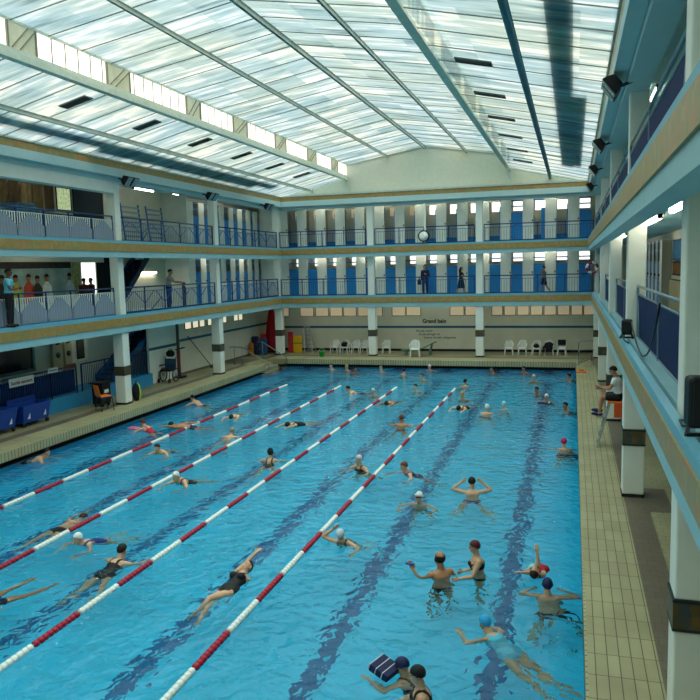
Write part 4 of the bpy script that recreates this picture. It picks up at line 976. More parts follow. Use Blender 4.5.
def loudspeaker(c, w, d, h, rz, label, cable):
    c = Vector(c); e = empty('loudspeaker', c, label, 'loudspeaker')
    M = Matrix.Translation(c) @ Matrix.Rotation(rz, 4, 'Z')
    b = MB(); n = 7
    poly = [M @ Vector((-w/2, -d/2, .06)), M @ Vector((w/2, -d/2, .06)), M @ Vector((w/2, d/2, .06)), M @ Vector((-w/2, d/2, .06))]
    b.prism(poly, (0, 0, h-.06)); sub(e, 'cabinet', b, black, bevel=.035)
    b = MB(); b.box(-w/2+.03, w/2-.03, -d/2-.012, -d/2, .1, h-.05, 0, M); sub(e, 'grille', b, mat('speaker_grille', '#191b1e', .7, noise=.3, nscale=60))
    b = MB()
    for s in (-1, 1): b.bar(M @ Vector((s*w*.4, 0, .07)), M @ Vector((s*w*.6, -.1, 0)), .03)
    b.bar(M @ Vector((-w*.6, -.1, .015)), M @ Vector((w*.6, -.1, .015)), .03); sub(e, 'stand', b, black)
    b = MB(); b.tube(cable, .012, 6); sub(e, 'cable', b, black)
loudspeaker((15.875, -30.32, 3.7), .23, .2, .5, R(8), 'large black loudspeaker on the gallery edge at the right side of the photo', [(15.84, -30.3, 3.75), (15.76, -30.15, 3.73), (15.77, -29.9, 3.73), (15.85, -29.8, 3.71)])
loudspeaker((15.84, -21.75, 3.7), .2, .2, .36, R(-5), 'small black loudspeaker on the right gallery edge, farther one', [(15.8, -21.7, 3.75), (15.75, -22, 3.72), (15.76, -22.6, 3.72), (15.8, -22.9, 3.71)])
e = empty('power_cable', (15.9, -26.8, 3.7), 'slack black cable looping along the right gallery railing', 'cable')
pts = []
for i in range(13):
    t = i/12; pts.append((15.86+.06*math.sin(t*9)*0, -27.2+4.6*t, 3.75+.9*abs(2*t-1)**2.2 if t < .5 else 3.72+.35*abs(2*t-1)**2))
b = MB(); b.tube(pts, .014, 6); sub(e, 'sheath', b, black)
# ------------------------------------------------------------------ people
def V(*a): return Vector(a)
def skinm(n, c): return mat('skin_'+n, c, .55, noise=.06, nscale=9)
SK = {'light': skinm('light', '#c99d7c'), 'tan': skinm('tan', '#b07a55'), 'dark': skinm('dark', '#6d4630'), 'pink': skinm('pink', '#cf9c84'), 'pale': skinm('pale', '#d3b097')}
CL = {k: mat('cloth_'+k, c, .7, noise=.08, nscale=20) for k, c in dict(black='#111318', navy='#141e4a', blue='#1c4fae', sky='#2f9fd6', white='#dfe2e0', red='#b01a2c', pink='#c81d56', wine='#5a1a22',
      grey='#878d8c', greydk='#3c4246', khaki='#6f6750', ltblue='#5fb7cf', cyan='#49b6cf', silver='#c9ccd2', purple='#2b2f86', aqua='#9fd3d6', maroon='#611b30').items()}
HR = {k: mat('hair_'+k, c, .7, noise=.25, nscale=30) for k, c in dict(black='#100d0c', brown='#2e1d14', blond='#b58d55', grey='#8c857a', auburn='#6d351d').items()}
eye_m = mat('eye_dark', '#1b120e', .3)
BODIES = []
def person(name_label, group, skin, at_, head_deg, u, f, arms, legs, neck=None, face=None, s=1.0, vox=.013, wear=(), hair=('hair', 'brown', 'short'),
           floor=None, fem=False, eyes=False, extra=None, cat='person', water=True):
    """at_: world position of the base of the neck.  All directions are (ahead, right, up) in the heading frame."""
    a = R(head_deg); ah = V(math.cos(a), math.sin(a), 0); rt = V(math.sin(a), -math.cos(a), 0); up = V(0, 0, 1)
    D = lambda t: (ah*t[0]+rt*t[1]+up*t[2]).normalized()
    u = D(u); f = D(f); f = (f-u*f.dot(u)).normalized(); r = f.cross(u)
    Np = V(0, 0, 0); bones = []; mb = MB()
    def tube(pts, radii, n=12, tagn=None):
        P = [Vector(p) for p in pts]
        d0 = (P[0]-P[1]).normalized()*radii[0]*.6; d1 = (P[-1]-P[-2]).normalized()*radii[-1]*.6
        mb.tube([P[0]+d0]+P+[P[-1]+d1], 1, n, 0, True, [radii[0]*.55]+list(radii)+[radii[-1]*.55])
    # torso: stacked ellipses
    pel = Np-u*.5*s
    wa, hp, ch, sh = (.118, .172, .15, .165) if fem else (.138, .16, .17, .19)
    prof = [(-.07, .06, .07), (-.03, .13, .10), (.03, hp, .115), (.12, hp*.97, .11), (.2, wa+.005, .095), (.27, wa+.01, .095), (.35, ch, .115), (.42, ch+.005, .115), (.465, sh*.92, .09), (.495, sh*.6, .07), (.52, .062, .06), (.56, .055, .056), (.6, .053, .056)]
    n = 18; vs = []
    bend = 0
    for t, w, d in prof:
        c = pel+u*t*s-f*(.012*math.sin(max(0, min(1, t/.5))*math.pi))*s
        for k in range(n):
            an = 2*math.pi*k/n; vs.append(c+r*(w*s*math.cos(an))+f*(d*s*math.sin(an)))
    L = len(prof); fs = [(i*n+k, i*n+(k+1) % n, (i+1)*n+(k+1) % n, (i+1)*n+k) for i in range(L-1) for k in range(n)]
    fs += [tuple(reversed(range(n))), tuple(range((L-1)*n, L*n))]; mb.add(vs, fs, 0, True)
    if fem:
        for q in (-1, 1): mb.ell(pel+u*.36*s+r*q*.075*s+f*.085*s, .062*s, .062*s, .06*s)
    bones.append(('torso', pel-u*.05*s, Np-u*.02*s, .13*s))
    # head
    nd = D(neck) if neck else u; fd = D(face) if face else f
    hu = nd-fd*nd.dot(fd)
    if hu.length < .2: hu = u
    hu.normalize(); hr = fd.cross(hu)
    H = Np+nd*.185*s+fd*.015*s
    Mh = Matrix((hr, fd, hu)).transposed().to_4x4()
    tube([Np-u*.04*s, Np+nd*.11*s], [.06*s, .052*s], 12)
    mb.ell(H+hu*.025*s-fd*.008*s, .074*s, .094*s, .092*s, Mh, 16, 12)
    mb.ell(H-hu*.045*s+fd*.025*s, .058*s, .066*s, .072*s, Mh, 14, 10)
    mb.tube([H+hu*.03*s+fd*.08*s, H+fd*.102*s-hu*.005*s, H-hu*.022*s+fd*.085*s], 1, 8, 0, True, [.009*s, .014*s, .011*s])
    mb.ell(H-hu*.05*s+fd*.088*s, .022*s, .008*s, .008*s, Mh, 8, 6)
    for q in (-1, 1): mb.ell(H+hr*q*.076*s-fd*.005*s-hu*.005*s, .011*s, .02*s, .03*s, Mh, 8, 6)
    bones.append(('head', H-hu*.05*s, H+hu*.05*s, .08*s)); bones.append(('neck', Np, Np+nd*.08*s, .055*s))
    # arms
    hand_at = []
    for q, (ua, fa) in zip((-1, 1), arms):
        S = Np-u*.05*s+r*q*(sh-.012)*s; da = D(ua); fa = D(fa)
        E_ = S+da*.275*s; W = E_+fa*.245*s
        tube([S-r*q*.05*s, S, S+da*.1*s, E_], [.055*s, .056*s, .05*s, .039*s]); tube([E_, E_+fa*.08*s, W], [.038*s, .04*s, .026*s])
        # hand: palm plus five fingers
        side = fa.cross(f); side = side.normalized() if side.length > .2 else r; pn = side.cross(fa).normalized()
        Mp = Matrix((side, fa, pn)).transposed().to_4x4()
        mb.ell(W+fa*.05*s, .04*s, .055*s, .018*s, Mp, 12, 8)
        for j, (o, ln) in enumerate(((-.03, .062), (-.01, .076), (.01, .08), (.03, .068))):
            b0 = W+fa*.085*s+side*o*s; b1 = b0+(fa*.55*ln+side*o*.25-pn*.006)*s; b2 = b1+(fa*.45*ln-pn*.016)*s
            mb.tube([b0-fa*.02*s, b0, b1, b2], .009*s, 7, 0, True, [.0095*s, .0095*s, .009*s, .007*s])
        b0 = W+fa*.025*s-side*.03*s; mb.tube([b0, b0+(fa*.03-side*.03)*s, b0+(fa*.06-side*.04)*s], .01*s, 7, 0, True, [.012*s, .011*s, .008*s])
        bones += [('uarm', S, E_, .048*s), ('farm', E_, W, .035*s), ('hand', W, W+fa*.15*s, .03*s)]; hand_at.append(W+fa*.08*s)
    # legs
    feet = []
    for q, (th, shn) in zip((-1, 1), legs):
        Hp = pel+r*q*.088*s+u*.0*s; dt = D(th); ds = D(shn)
        K = Hp+dt*.42*s; A = K+ds*.40*s
        tube([Hp+dt*.0, Hp+dt*.12*s, Hp+dt*.28*s, K], [.09*s, .085*s, .07*s, .052*s], 14); tube([K, K+ds*.11*s, K+ds*.25*s, A], [.05*s, .056*s, .046*s, .033*s], 12)
        toe = D(f_toe) if False else (f-ds*f.dot(ds)*.6).normalized()
        if water and floor is None: toe = (ds*.8-f*.25).normalized()
        base = A+(ds*.035*s if not (water and floor is None) else ds*.02*s)
        heel = base-toe*.05*s
        tube([heel, base+toe*.04*s, base+toe*.12*s, base+toe*.18*s], [.034*s, .036*s, .034*s, .022*s], 12)
        bones += [('thigh', Hp, K, .075*s), ('shin', K, A, .045*s), ('foot', heel, base+toe*.17*s, .035*s)]; feet.append(base)
    org = Vector(at_)
    if floor is not None: org.z = floor-min(v[2] for v in mb.v)+.0
    me = bpy.data.meshes.new('person'); me.from_pydata(mb.v, [], mb.f)
    ob = bpy.data.objects.new('tmp_body', me); COL.objects.link(ob)
    m = ob.modifiers.new('r', 'REMESH'); m.mode = 'VOXEL'; m.voxel_size = vox*s; m.use_smooth_shade = True
    m = ob.modifiers.new('s', 'SMOOTH'); m.factor = .5; m.iterations = 3
    BODIES.append(dict(ob=ob, org=org, bones=bones, label=name_label, group=group, skin=SK[skin], wear=wear, hair=hair, H=H, hu=hu, fd=fd, hr=hr, u=u, f=f, r=r, pel=pel, N=Np, s=s, eyes=eyes, cat=cat, hands=hand_at, extra=extra))
    return dict(org=org, hands=[org+h for h in hand_at], head=org+H, u=u, f=f, r=r)

def finish_people():
    dg = bpy.context.evaluated_depsgraph_get()
    for B in BODIES:
        me = bpy.data.meshes.new_from_object(B['ob'].evaluated_get(dg)); B['me'] = me
    for B in BODIES:
        ob = B['ob']; old = ob.data; bpy.data.objects.remove(ob); bpy.data.meshes.remove(old)
        me = B['me']; me.name = 'person'; me.materials.clear(); me.materials.append(B['skin'])
        o = bpy.data.objects.new('person', me); COL.objects.link(o); o.location = B['org']; tag(o, B['label'], B['cat'], B['group'])
        nv = len(me.vertices); co = np.empty(nv*3); me.vertices.foreach_get('co', co); co = co.reshape(-1, 3)
        no = np.empty(nv*3); me.vertices.foreach_get('normal', no); no = no.reshape(-1, 3)
        me.polygons.foreach_set('use_smooth', [True]*len(me.polygons))
        polys = [tuple(p.vertices) for p in me.polygons]
        best = np.full(nv, 9e9); who = np.zeros(nv, int); tt = np.zeros(nv); names = [b[0] for b in B['bones']]
        for i, (nm, p, q, rad) in enumerate(B['bones']):
            p = np.array(p); d = np.array(q)-p; t = np.clip(((co-p)@d)/(d@d), 0, 1)
            dist = np.linalg.norm(co-(p+t[:, None]*d), axis=1)-rad
            k = dist < best; best[k] = dist[k]; who[k] = i; tt[k] = t[k]
        nm = np.array(names)[who]; s = B['s']
        x = lambda v, o0: (co-np.array(o0))@np.array(v)/s
        h, g, sd = x(B['hu'], B['H']), x(B['fd'], B['H']), x(B['hr'], B['H'])
        tor, tr_, tf_ = x(B['u'], B['pel']), x(B['r'], B['pel']), x(B['f'], B['pel'])
        hd = (nm == 'head') | ((nm == 'neck') & (h > -.12)); body = nm == 'torso'
        def piece(name, mask, off, m, label=None, addmb=None, parent=o, gap=None):
            fs = [p for p in polys if all(mask[i] for i in p)]
            if not fs and addmb is None: return None
            ids = sorted({i for p in fs for i in p}); mp = {i: k for k, i in enumerate(ids)}
            vs = [tuple(co[i]+no[i]*off*s) for i in ids]; k = len(vs); fs2 = [[mp[i] for i in p] for p in fs]
            # closed shell: inner skin and rim, so the garment has thickness
            vs += [tuple(co[i]+no[i]*off*s*.15) for i in ids]
            edges = {}
            for p in fs2:
                for a_, b_ in zip(p, p[1:]+p[:1]): edges[(a_, b_)] = 1
            rim = [(b_, a_, a_+k, b_+k) for (a_, b_) in edges if (b_, a_) not in edges]
            allf = fs2+[[i+k for i in reversed(p)] for p in fs2]+[list(p) for p in rim]
            if addmb:
                kk = len(vs); vs += addmb.v; allf += [[i+kk for i in p] for p in addmb.f]
            me2 = bpy.data.meshes.new(name); me2.from_pydata(vs, [], allf); me2.materials.append(m)
            me2.polygons.foreach_set('use_smooth', [True]*len(me2.polygons))
            c = bpy.data.objects.new(name, me2); COL.objects.link(c); c.parent = parent
            if label: c['label'] = label
            return c
        kind, col, style = B['hair']
        if kind == 'cap': piece('swim_cap', hd & (h > .005+.5*g), .009, CL[col])
        elif kind == 'hair':
            if style == 'fringe': mask = hd & (h < .06) & (g < .02) & (h > -.04)
            elif style == 'short': mask = hd & (h > .02+.45*g) & (h > -.07)
            else: mask = (hd & ((h > .03+.5*g) | ((g < -.0) & (h > -.16)))) | ((nm == 'neck') & (g < -.01))
            am = None
            if style == 'bun': am = MB(); am.ell(B['H']+B['hu']*.1*s-B['fd']*.04*s, .045*s, .045*s, .04*s)
            if style == 'long':
                am = MB(); p0 = B['H']-B['fd']*.06*s; am.tube([p0+B['hu']*.02*s, p0-B['hu']*.1*s-B['fd']*.02*s, p0-B['hu']*.2*s-B['fd']*.02*s, p0-B['hu']*.3*s], 1, 10, 0, True, [.08*s, .085*s, .08*s, .04*s])
            piece('hair', mask, .014, HR[col], None, am)
        for w in B['wear']:
            t, c = w[0], CL[w[1]]
            if t == 'trunks': piece('swim_trunks', (body & (tor < .07)) | ((nm == 'thigh') & (tt < .3)), .008, c)
            elif t == 'onepiece':
                strap = (np.abs(tr_) > .055) & (np.abs(tr_) < .1) & (tor < .52)
                piece('swimsuit', (body & (tor > -.09) & (tor < (w[2] if len(w) > 2 else .4))) | (body & strap & (tor > .3)) | ((nm == 'thigh') & (tt < .04)), .006, c)
            elif t == 'bikini': piece('bikini_top', body & (tor > .3) & (tor < .41), .008, c); piece('bikini_bottom', (body & (tor < .06)) | ((nm == 'thigh') & (tt < .03)), .006, c)
            elif t == 'bikini_top': piece('bikini_top', body & (tor > .28) & (tor < .42), .008, c)
            elif t == 'shirt': piece('shirt', (body & (tor > .0) & (tor < .5)) | ((nm == 'uarm') & (tt < w[2])) | ((nm == 'farm') & (w[2] > 1) & (tt < .95)), .016, c)
            elif t == 'trousers': piece('trousers', (body & (tor < .1)) | ((nm == 'thigh')) | ((nm == 'shin') & (tt < .96)), .018, c)
            elif t == 'shorts': piece('shorts', (body & (tor < .1)) | ((nm == 'thigh') & (tt < .8)), .02, c)
            elif t == 'shoes': piece('shoes', (nm == 'foot'), .014, c)
            elif t == 'dress':
                am = MB(); u, p = B['u'], B['pel']; n = 18
                prof = [(.16, .15, .115), (.02, .19, .15), (-.2, .23, .2), (-.45, .26, .23), (-.45, .25, .22), (-.2, .22, .19), (.02, .18, .14), (.16, .14, .105)]
                vs = [p+u*z*s+B['r']*(a_*s*math.cos(2*math.pi*k/n)*(1+.05*math.sin(k*2.5)))+B['f']*(b_*s*math.sin(2*math.pi*k/n)) for z, a_, b_ in prof for k in range(n)]
                am.add(vs, [(i*n+k, i*n+(k+1) % n, (i+1)*n+(k+1) % n, (i+1)*n+k) for i in range(len(prof)-1) for k in range(n)])
                piece('dress', (body & (tor > .05) & (tor < .49)) | ((nm == 'uarm') & (tt < .5)), .014, c, None, am)
            elif t == 'armbands':
                piece('armband', (nm == 'uarm') & (tt > .35) & (tt < .8), .03, c)
            elif t == 'goggles': piece('goggles', hd & (g > .05) & (h > -.01) & (h < .03), .008, c)
        if B['eyes']:
            for q in (-1, 1):
                b = MB(); b.ell(B['H']+B['hu']*.012*s+B['fd']*.083*s+B['hr']*q*.032*s, .012*s, .01*s, .008*s, Matrix((B['hr'], B['fd'], B['hu'])).transposed().to_4x4(), 8, 6)
                me2 = bpy.data.meshes.new('eye'); me2.from_pydata(b.v, [], b.f); me2.materials.append(eye_m); c = bpy.data.objects.new('eye', me2); COL.objects.link(c); c.parent = o

# pose presets -------------------------------------------------------------
ARM = dict(down=((.05, 0, -1), (.25, 0, -.97)), fwd=((.9, 0, -.3), (.95, 0, -.1)), reach=((1, 0, .1), (1, 0, -.05)), back=((-.95, 0, -.1), (-.95, 0, -.05)), upw=((.3, .0, .95), (.25, 0, .96)))
def arm(k, q, out=.15):
    a, b = ARM[k]; return ((a[0], a[1]+q*out, a[2]), (b[0], b[1]+q*out*.3, b[2]))
def swim(style, label, xy, deg, skin='light', wear=(), hair=('hair', 'brown', 'short'), z=None, s=.97, vox=.013, fem=False, eyes=False, arms=None, legs=None, face=None, group='swimmers in the pool'):
    x, y = xy
    if style == 'breast':      # head up, arms ahead, legs kicking behind
        u, f, nk, fc = (.88, 0, .47), (.47, 0, -.88), (.5, 0, .86), face or (1, 0, -.05)
        A = arms or [((.55, -.75, -.35), (.85, .25, -.3)), ((.55, .75, -.35), (.85, -.25, -.3))]
        Lg = legs or [((-.8, -.22, -.55), (-.85, -.15, -.4)), ((-.8, .22, -.55), (-.85, .15, -.4))]; z = .02 if z is None else z
    elif style == 'glide':     # prone, face in the water
        u, f, nk, fc = (.97, 0, .2), (.2, 0, -.97), (.95, 0, .25), face or (.55, 0, -.8)
        A = arms or [((.9, -.3, .1), (.95, .1, -.1)), ((.9, .3, .1), (.95, -.1, -.1))]
        Lg = legs or [((-.95, -.12, -.28), (-.96, -.05, -.25)), ((-.95, .12, -.24), (-.95, .05, -.3))]; z = .0 if z is None else z
    elif style == 'lean':      # half upright, hips sunk
        u, f, nk, fc = (.7, 0, .7), (.7, 0, -.7), (.3, 0, 1), face or (1, 0, -.1)
        A = arms or [((.4, -.75, -.3), (.8, .3, -.2)), ((.4, .75, -.3), (.8, -.3, -.2))]
        Lg = legs or [((-.45, -.25, -.85), (-.8, -.2, -.5)), ((-.35, .25, -.9), (-.7, .2, -.6))]; z = .04 if z is None else z
    elif style == 'back':
        u, f, nk, fc = (.97, 0, .22), (-.22, 0, .97), (.9, 0, .35), face or (-.35, 0, .93)
        A = arms; Lg = legs; z = .03 if z is None else z
    elif style == 'tread':     # upright, shoulders at the surface
        u, f, nk, fc = (.3, 0, .95), (.95, 0, -.3), (.1, 0, 1), face or (1, 0, .02)
        A = arms or [((.35, -.75, -.45), (.85, .1, -.25)), ((.35, .75, -.45), (.85, -.1, -.25))]
        Lg = legs or [((-.2, -.2, -1), (-.5, -.1, -.85)), ((.3, .2, -1), (-.4, .1, -.9))]; z = .0 if z is None else z
    else:                      # standing
        u, f, nk, fc = (.08, 0, 1), (1, 0, -.08), (.1, 0, 1), face or (1, 0, -.05)
        A = arms or [arm('down', -1), arm('down', 1)]; Lg = legs or [((.05, -.08, -1), (-.05, 0, -1)), ((-.05, .08, -1), (-.05, 0, -1))]
    return person(label, group, skin, (x, y, z), deg, u, f, A, Lg, nk, fc, s, vox, wear, hair, None, fem, eyes)
# the near half of the pool ------------------------------------------------
nv = .0095
swim('breast', 'black-haired person in black swimsuit swimming away, between second and third lane ropes', (7.0, -25.95), 87, 'light', [('onepiece', 'black', .36)], ('hair', 'black', 'short'), .02, 1, nv, True)
swim('back', 'person on their back in a black swimsuit with one arm stretched overhead', (9.5, -26.1), 83, 'light', [('onepiece', 'black', .42)], ('hair', 'brown', 'short'), .06, 1, nv, True, False,
     [((-.3, -.6, -.5), (-.6, -.2, -.4)), ((.78, .42, .5), (.8, .34, .5))], [((-.85, -.35, .14), (-.62, -.25, -.72)), ((-.93, .12, -.12), (-.9, .12, -.35))])
swim('breast', 'person with white cap and blue-purple suit, just right of the second lane rope', (5.75, -25.3), -105, 'light', [('onepiece', 'purple', .3)], ('cap', 'white', ''), -.02, .97, nv, True)
swim('glide', 'person gliding face down in dark trunks left of the second lane rope', (4.72, -24.1), 83, 'light', [('trunks', 'black')], ('hair', 'brown', 'short'), -.09, 1, nv)
swim('glide', 'person in dark trunks swimming out of the photo at the left edge', (5.78, -28.25), -103, 'tan', [('trunks', 'navy')], ('hair', 'black', 'short'), .0, 1, nv, False, False,
     [((.3, .85, -.1), (.6, .6, -.2)), ((-.35, -.9, .1), (-.6, -.5, -.4))], [((-.9, -.35, -.1), (-.95, -.1, -.1)), ((-.9, .3, -.1), (-.95, .1, -.1))])
swim('lean', 'person with white cap looking down with one arm crooked, right of the fourth lane rope', (10.66, -24.15), -95, 'light', [('onepiece', 'greydk', .34)], ('cap', 'silver', ''), .02, .97, nv, True, False,
     [((.4, -.7, -.1), (.9, .1, -.4)), ((.1, .85, .35), (-.2, -.7, .5))], None, (.7, 0, -.7))
bald = swim('stand', 'bald bare-chested person standing chest deep with back to us, raising a small blue object', (12.73, -25.2), 128, 'tan', [('trunks', 'black')], ('hair', 'black', 'fringe'), .09, 1.04, nv, False, False,
     [((.5, -.35, -.6), (.5, -.2, .7)), ((.35, .45, -.8), (.4, -.5, .1))], None, (1, -.15, .0))
swim('stand', 'person in a black bikini with dark cap standing waist deep, facing left', (13.3, -24.95), 200, 'light', [('bikini', 'black')], ('cap', 'wine', ''), .28, .95, nv, True, True,
     [((.5, -.3, -.8), (.85, -.2, .0)), ((.1, .2, -.95), (.8, -.5, .05))], None, (.95, .1, -.1))
swim('tread', 'person with navy cap seen from behind, arms spread under the swimmer in red', (14.48, -25.5), 95, 'light', [('trunks', 'black')], ('cap', 'navy', ''), -.06, 1, nv, False, False,
     [((.35, -.9, -.15), (.6, .6, .0)), ((.35, .9, -.15), (.6, -.6, .0))])
swim('back', 'person in red top with pale armbands, one arm raised, near the right pool edge', (14.28, -24.98), -98, 'light', [('onepiece', 'red', .46), ('armbands', 'aqua')], ('hair', 'brown', 'short'), .1, .84, nv, False, False,
     [((.1, -.75, .6), (-.1, .1, 1)), ((.2, .85, .0), (.3, .3, .1))], [((-.9, -.15, -.5), (-.5, -.1, -.9)), ((-.85, .2, -.5), (-.5, .1, -.9))], (.2, 0, .98))
swim('breast', 'person with bright blue cap swimming breaststroke in a pale blue suit, bottom right', (13.74, -27.03), 138, 'light', [('onepiece', 'cyan', .42)], ('cap', 'sky', ''), -.03, .98, nv, True, False, [((.5, -.6, -.45), (.8, .3, .0)), ((.5, .6, -.5), (.8, -.2, -.2))], [((-.88, -.06, -.45), (-.9, .0, -.4)), ((-.86, .1, -.5), (-.88, .03, -.45))])
flt = swim('tread', 'person with navy cap leaning over a striped float at the bottom edge of the photo', (12.8, -28.33), 165, 'light', [('onepiece', 'black', .3)], ('cap', 'navy', ''), -.08, .98, nv, False, False,
     [((.65, -.3, -.5), (.85, .2, .3)), ((.65, .3, -.5), (.85, -.2, .3))], None, (.8, -.2, -.55))
swim('stand', 'person with black cap and black swimsuit facing left at the bottom edge of the photo', (13.12, -28.9), 195, 'light', [('onepiece', 'black', .42)], ('cap', 'black', ''), .17, .97, nv, True, True,
     [((.35, -.35, -.85), (.8, -.2, .0)), ((.2, .4, -.9), (.7, -.2, -.2))], None, (.95, .25, -.25))
swim('tread', 'person with dark bun swimming away in a dark strappy suit beside the third lane rope', (6.95, -18.75), 95, 'light', [('onepiece', 'black', .3)], ('hair', 'black', 'bun'), .06, .95, .012, True, False, None, [((-.8, -.3, -.6), (-.85, -.2, -.3)), ((-.8, .3, -.6), (-.85, .2, -.3))])
swim('tread', 'person with pale cap and dark suit treading water left of the fourth lane rope', (9.58, -19.1), 250, 'light', [('onepiece', 'black', .45)], ('cap', 'silver', ''), .1, .95, .012, True, False)
swim('lean', 'reddish-haired person in dark suit right of the fourth lane rope, midway down the pool', (10.86, -19.3), -145, 'pink', [('onepiece', 'navy', .42)], ('hair', 'auburn', 'short'), .04, .97, .012, True, False,
     [((.2, -.8, -.2), (.6, -.3, -.2)), ((.6, .6, -.2), (.9, -.2, -.2))])
swim('tread', 'person from behind with hands at the head, blue trunks, right of the fourth lane rope', (12.65, -20.5), 98, 'light', [('trunks', 'purple')], ('hair', 'black', 'short'), .06, 1, .012, False, False,
     [((.25, -.8, .15), (.1, .75, .6)), ((.25, .8, .15), (.1, -.75, .6))], [((-.7, -.45, -.6), (-.8, -.3, -.2)), ((-.7, .45, -.6), (-.8, .3, -.2))])
swim('tread', 'person with white cap and dark goggles facing us, right of the fourth lane rope', (11.63, -21.5), 262, 'light', [('trunks', 'greydk'), ('goggles', 'black')], ('cap', 'white', ''), -.03, 1, .012, False, False,
     [((.3, -.8, -.4), (.8, .1, -.2)), ((.3, .8, -.4), (.8, -.1, -.2))])
# left lanes --------------------------------------------------------------
swim('breast', 'dark-haired person swimming along the left wall near the left edge of the photo', (.5, -19.9), 25, 'light', [('trunks', 'navy')], ('hair', 'black', 'short'), .05)
swim('breast', 'person holding out a pink board in the first lane from the left wall', (1.3, -15.9), 160, 'pink', [('onepiece', 'red', .3)], ('hair', 'auburn', 'short'), .1)
swim('breast', 'person with black hair close to the left wall, right of the near left pillar', (.62, -11.25), 165, 'light', [('trunks', 'greydk')], ('hair', 'black', 'short'), .1)
swim('glide', 'person with dark cap swimming crawl across the first lane rope, one arm ahead', (2.22, -15.42), -163, 'tan', [('trunks', 'navy')], ('cap', 'black', ''), .08, 1, .013, False, False, [((.9, -.2, .2), (.98, 0, .0)), ((-.8, .4, .1), (-.9, .2, 0))])
swim('breast', 'person in black trunks swimming towards us in the second lane from the left, arms wide', (3.5, -18.7), -92, 'light', [('trunks', 'black')], ('hair', 'brown', 'short'), .06)
swim('breast', 'person with white cap and black suit swimming towards us, right of the second lane rope', (5.6, -21.3), -105, 'light', [('onepiece', 'black', .3)], ('cap', 'white', ''), .08, .97, .013, True)
swim('glide', 'person face down with dark shorts beyond the first lane rope, nearly under water', (3.3, -13.4), -85, 'light', [('trunks', 'black')], ('hair', 'brown', 'short'), .0)
swim('breast', 'person whose head shows just beyond the second lane rope, left of the dark-haired crawler', (4.55, -16.2), 92, 'light', [('trunks', 'grey')], ('hair', 'grey', 'short'), .0)
swim('glide', 'person with black cap and black suit lying on the surface in the third lane', (5.95, -14.5), -115, 'light', [('onepiece', 'black', .45)], ('cap', 'black', ''), .06, .97, .013, True)
# far half ----------------------------------------------------------------
swim('tread', 'person with arms spread wide left of the fourth lane rope, reddish hair and dark trunks', (9.5, -13.75), 90, 'tan', [('trunks', 'black')], ('hair', 'auburn', 'short'), .08, .98, .015, False, False, [((.2, -.85, -.3), (.6, -.1, -.2)), ((.2, .85, -.3), (.6, .1, -.2))], [((-.7, -.2, -.6), (-.8, -.1, -.4)), ((-.7, .2, -.6), (-.8, .1, -.4))])
swim('glide', 'person stretched out on the surface in dark suit beyond the fourth lane rope, far half', (11.0, -10.8), -103, 'light', [('onepiece', 'black', .4)], ('hair', 'black', 'short'), .06, 1, .015)
swim('tread', 'fair-haired person low in the water just right of the end of the fourth lane rope', (10.73, -8.5), 260, 'light', [('trunks', 'navy')], ('hair', 'blond', 'short'), .0, .98, .015)
swim('tread', 'person with white cap over dark hair in the open half, arms out below the surface', (11.98, -11.2), 80, 'light', [('trunks', 'navy')], ('cap', 'white', ''), .04, .98, .015)
swim('tread', 'person with a pale blue cap in the open half, right of the white-capped swimmer', (12.49, -10.35), 85, 'light', [('onepiece', 'ltblue', .45)], ('cap', 'aqua', ''), .0, .98, .015)
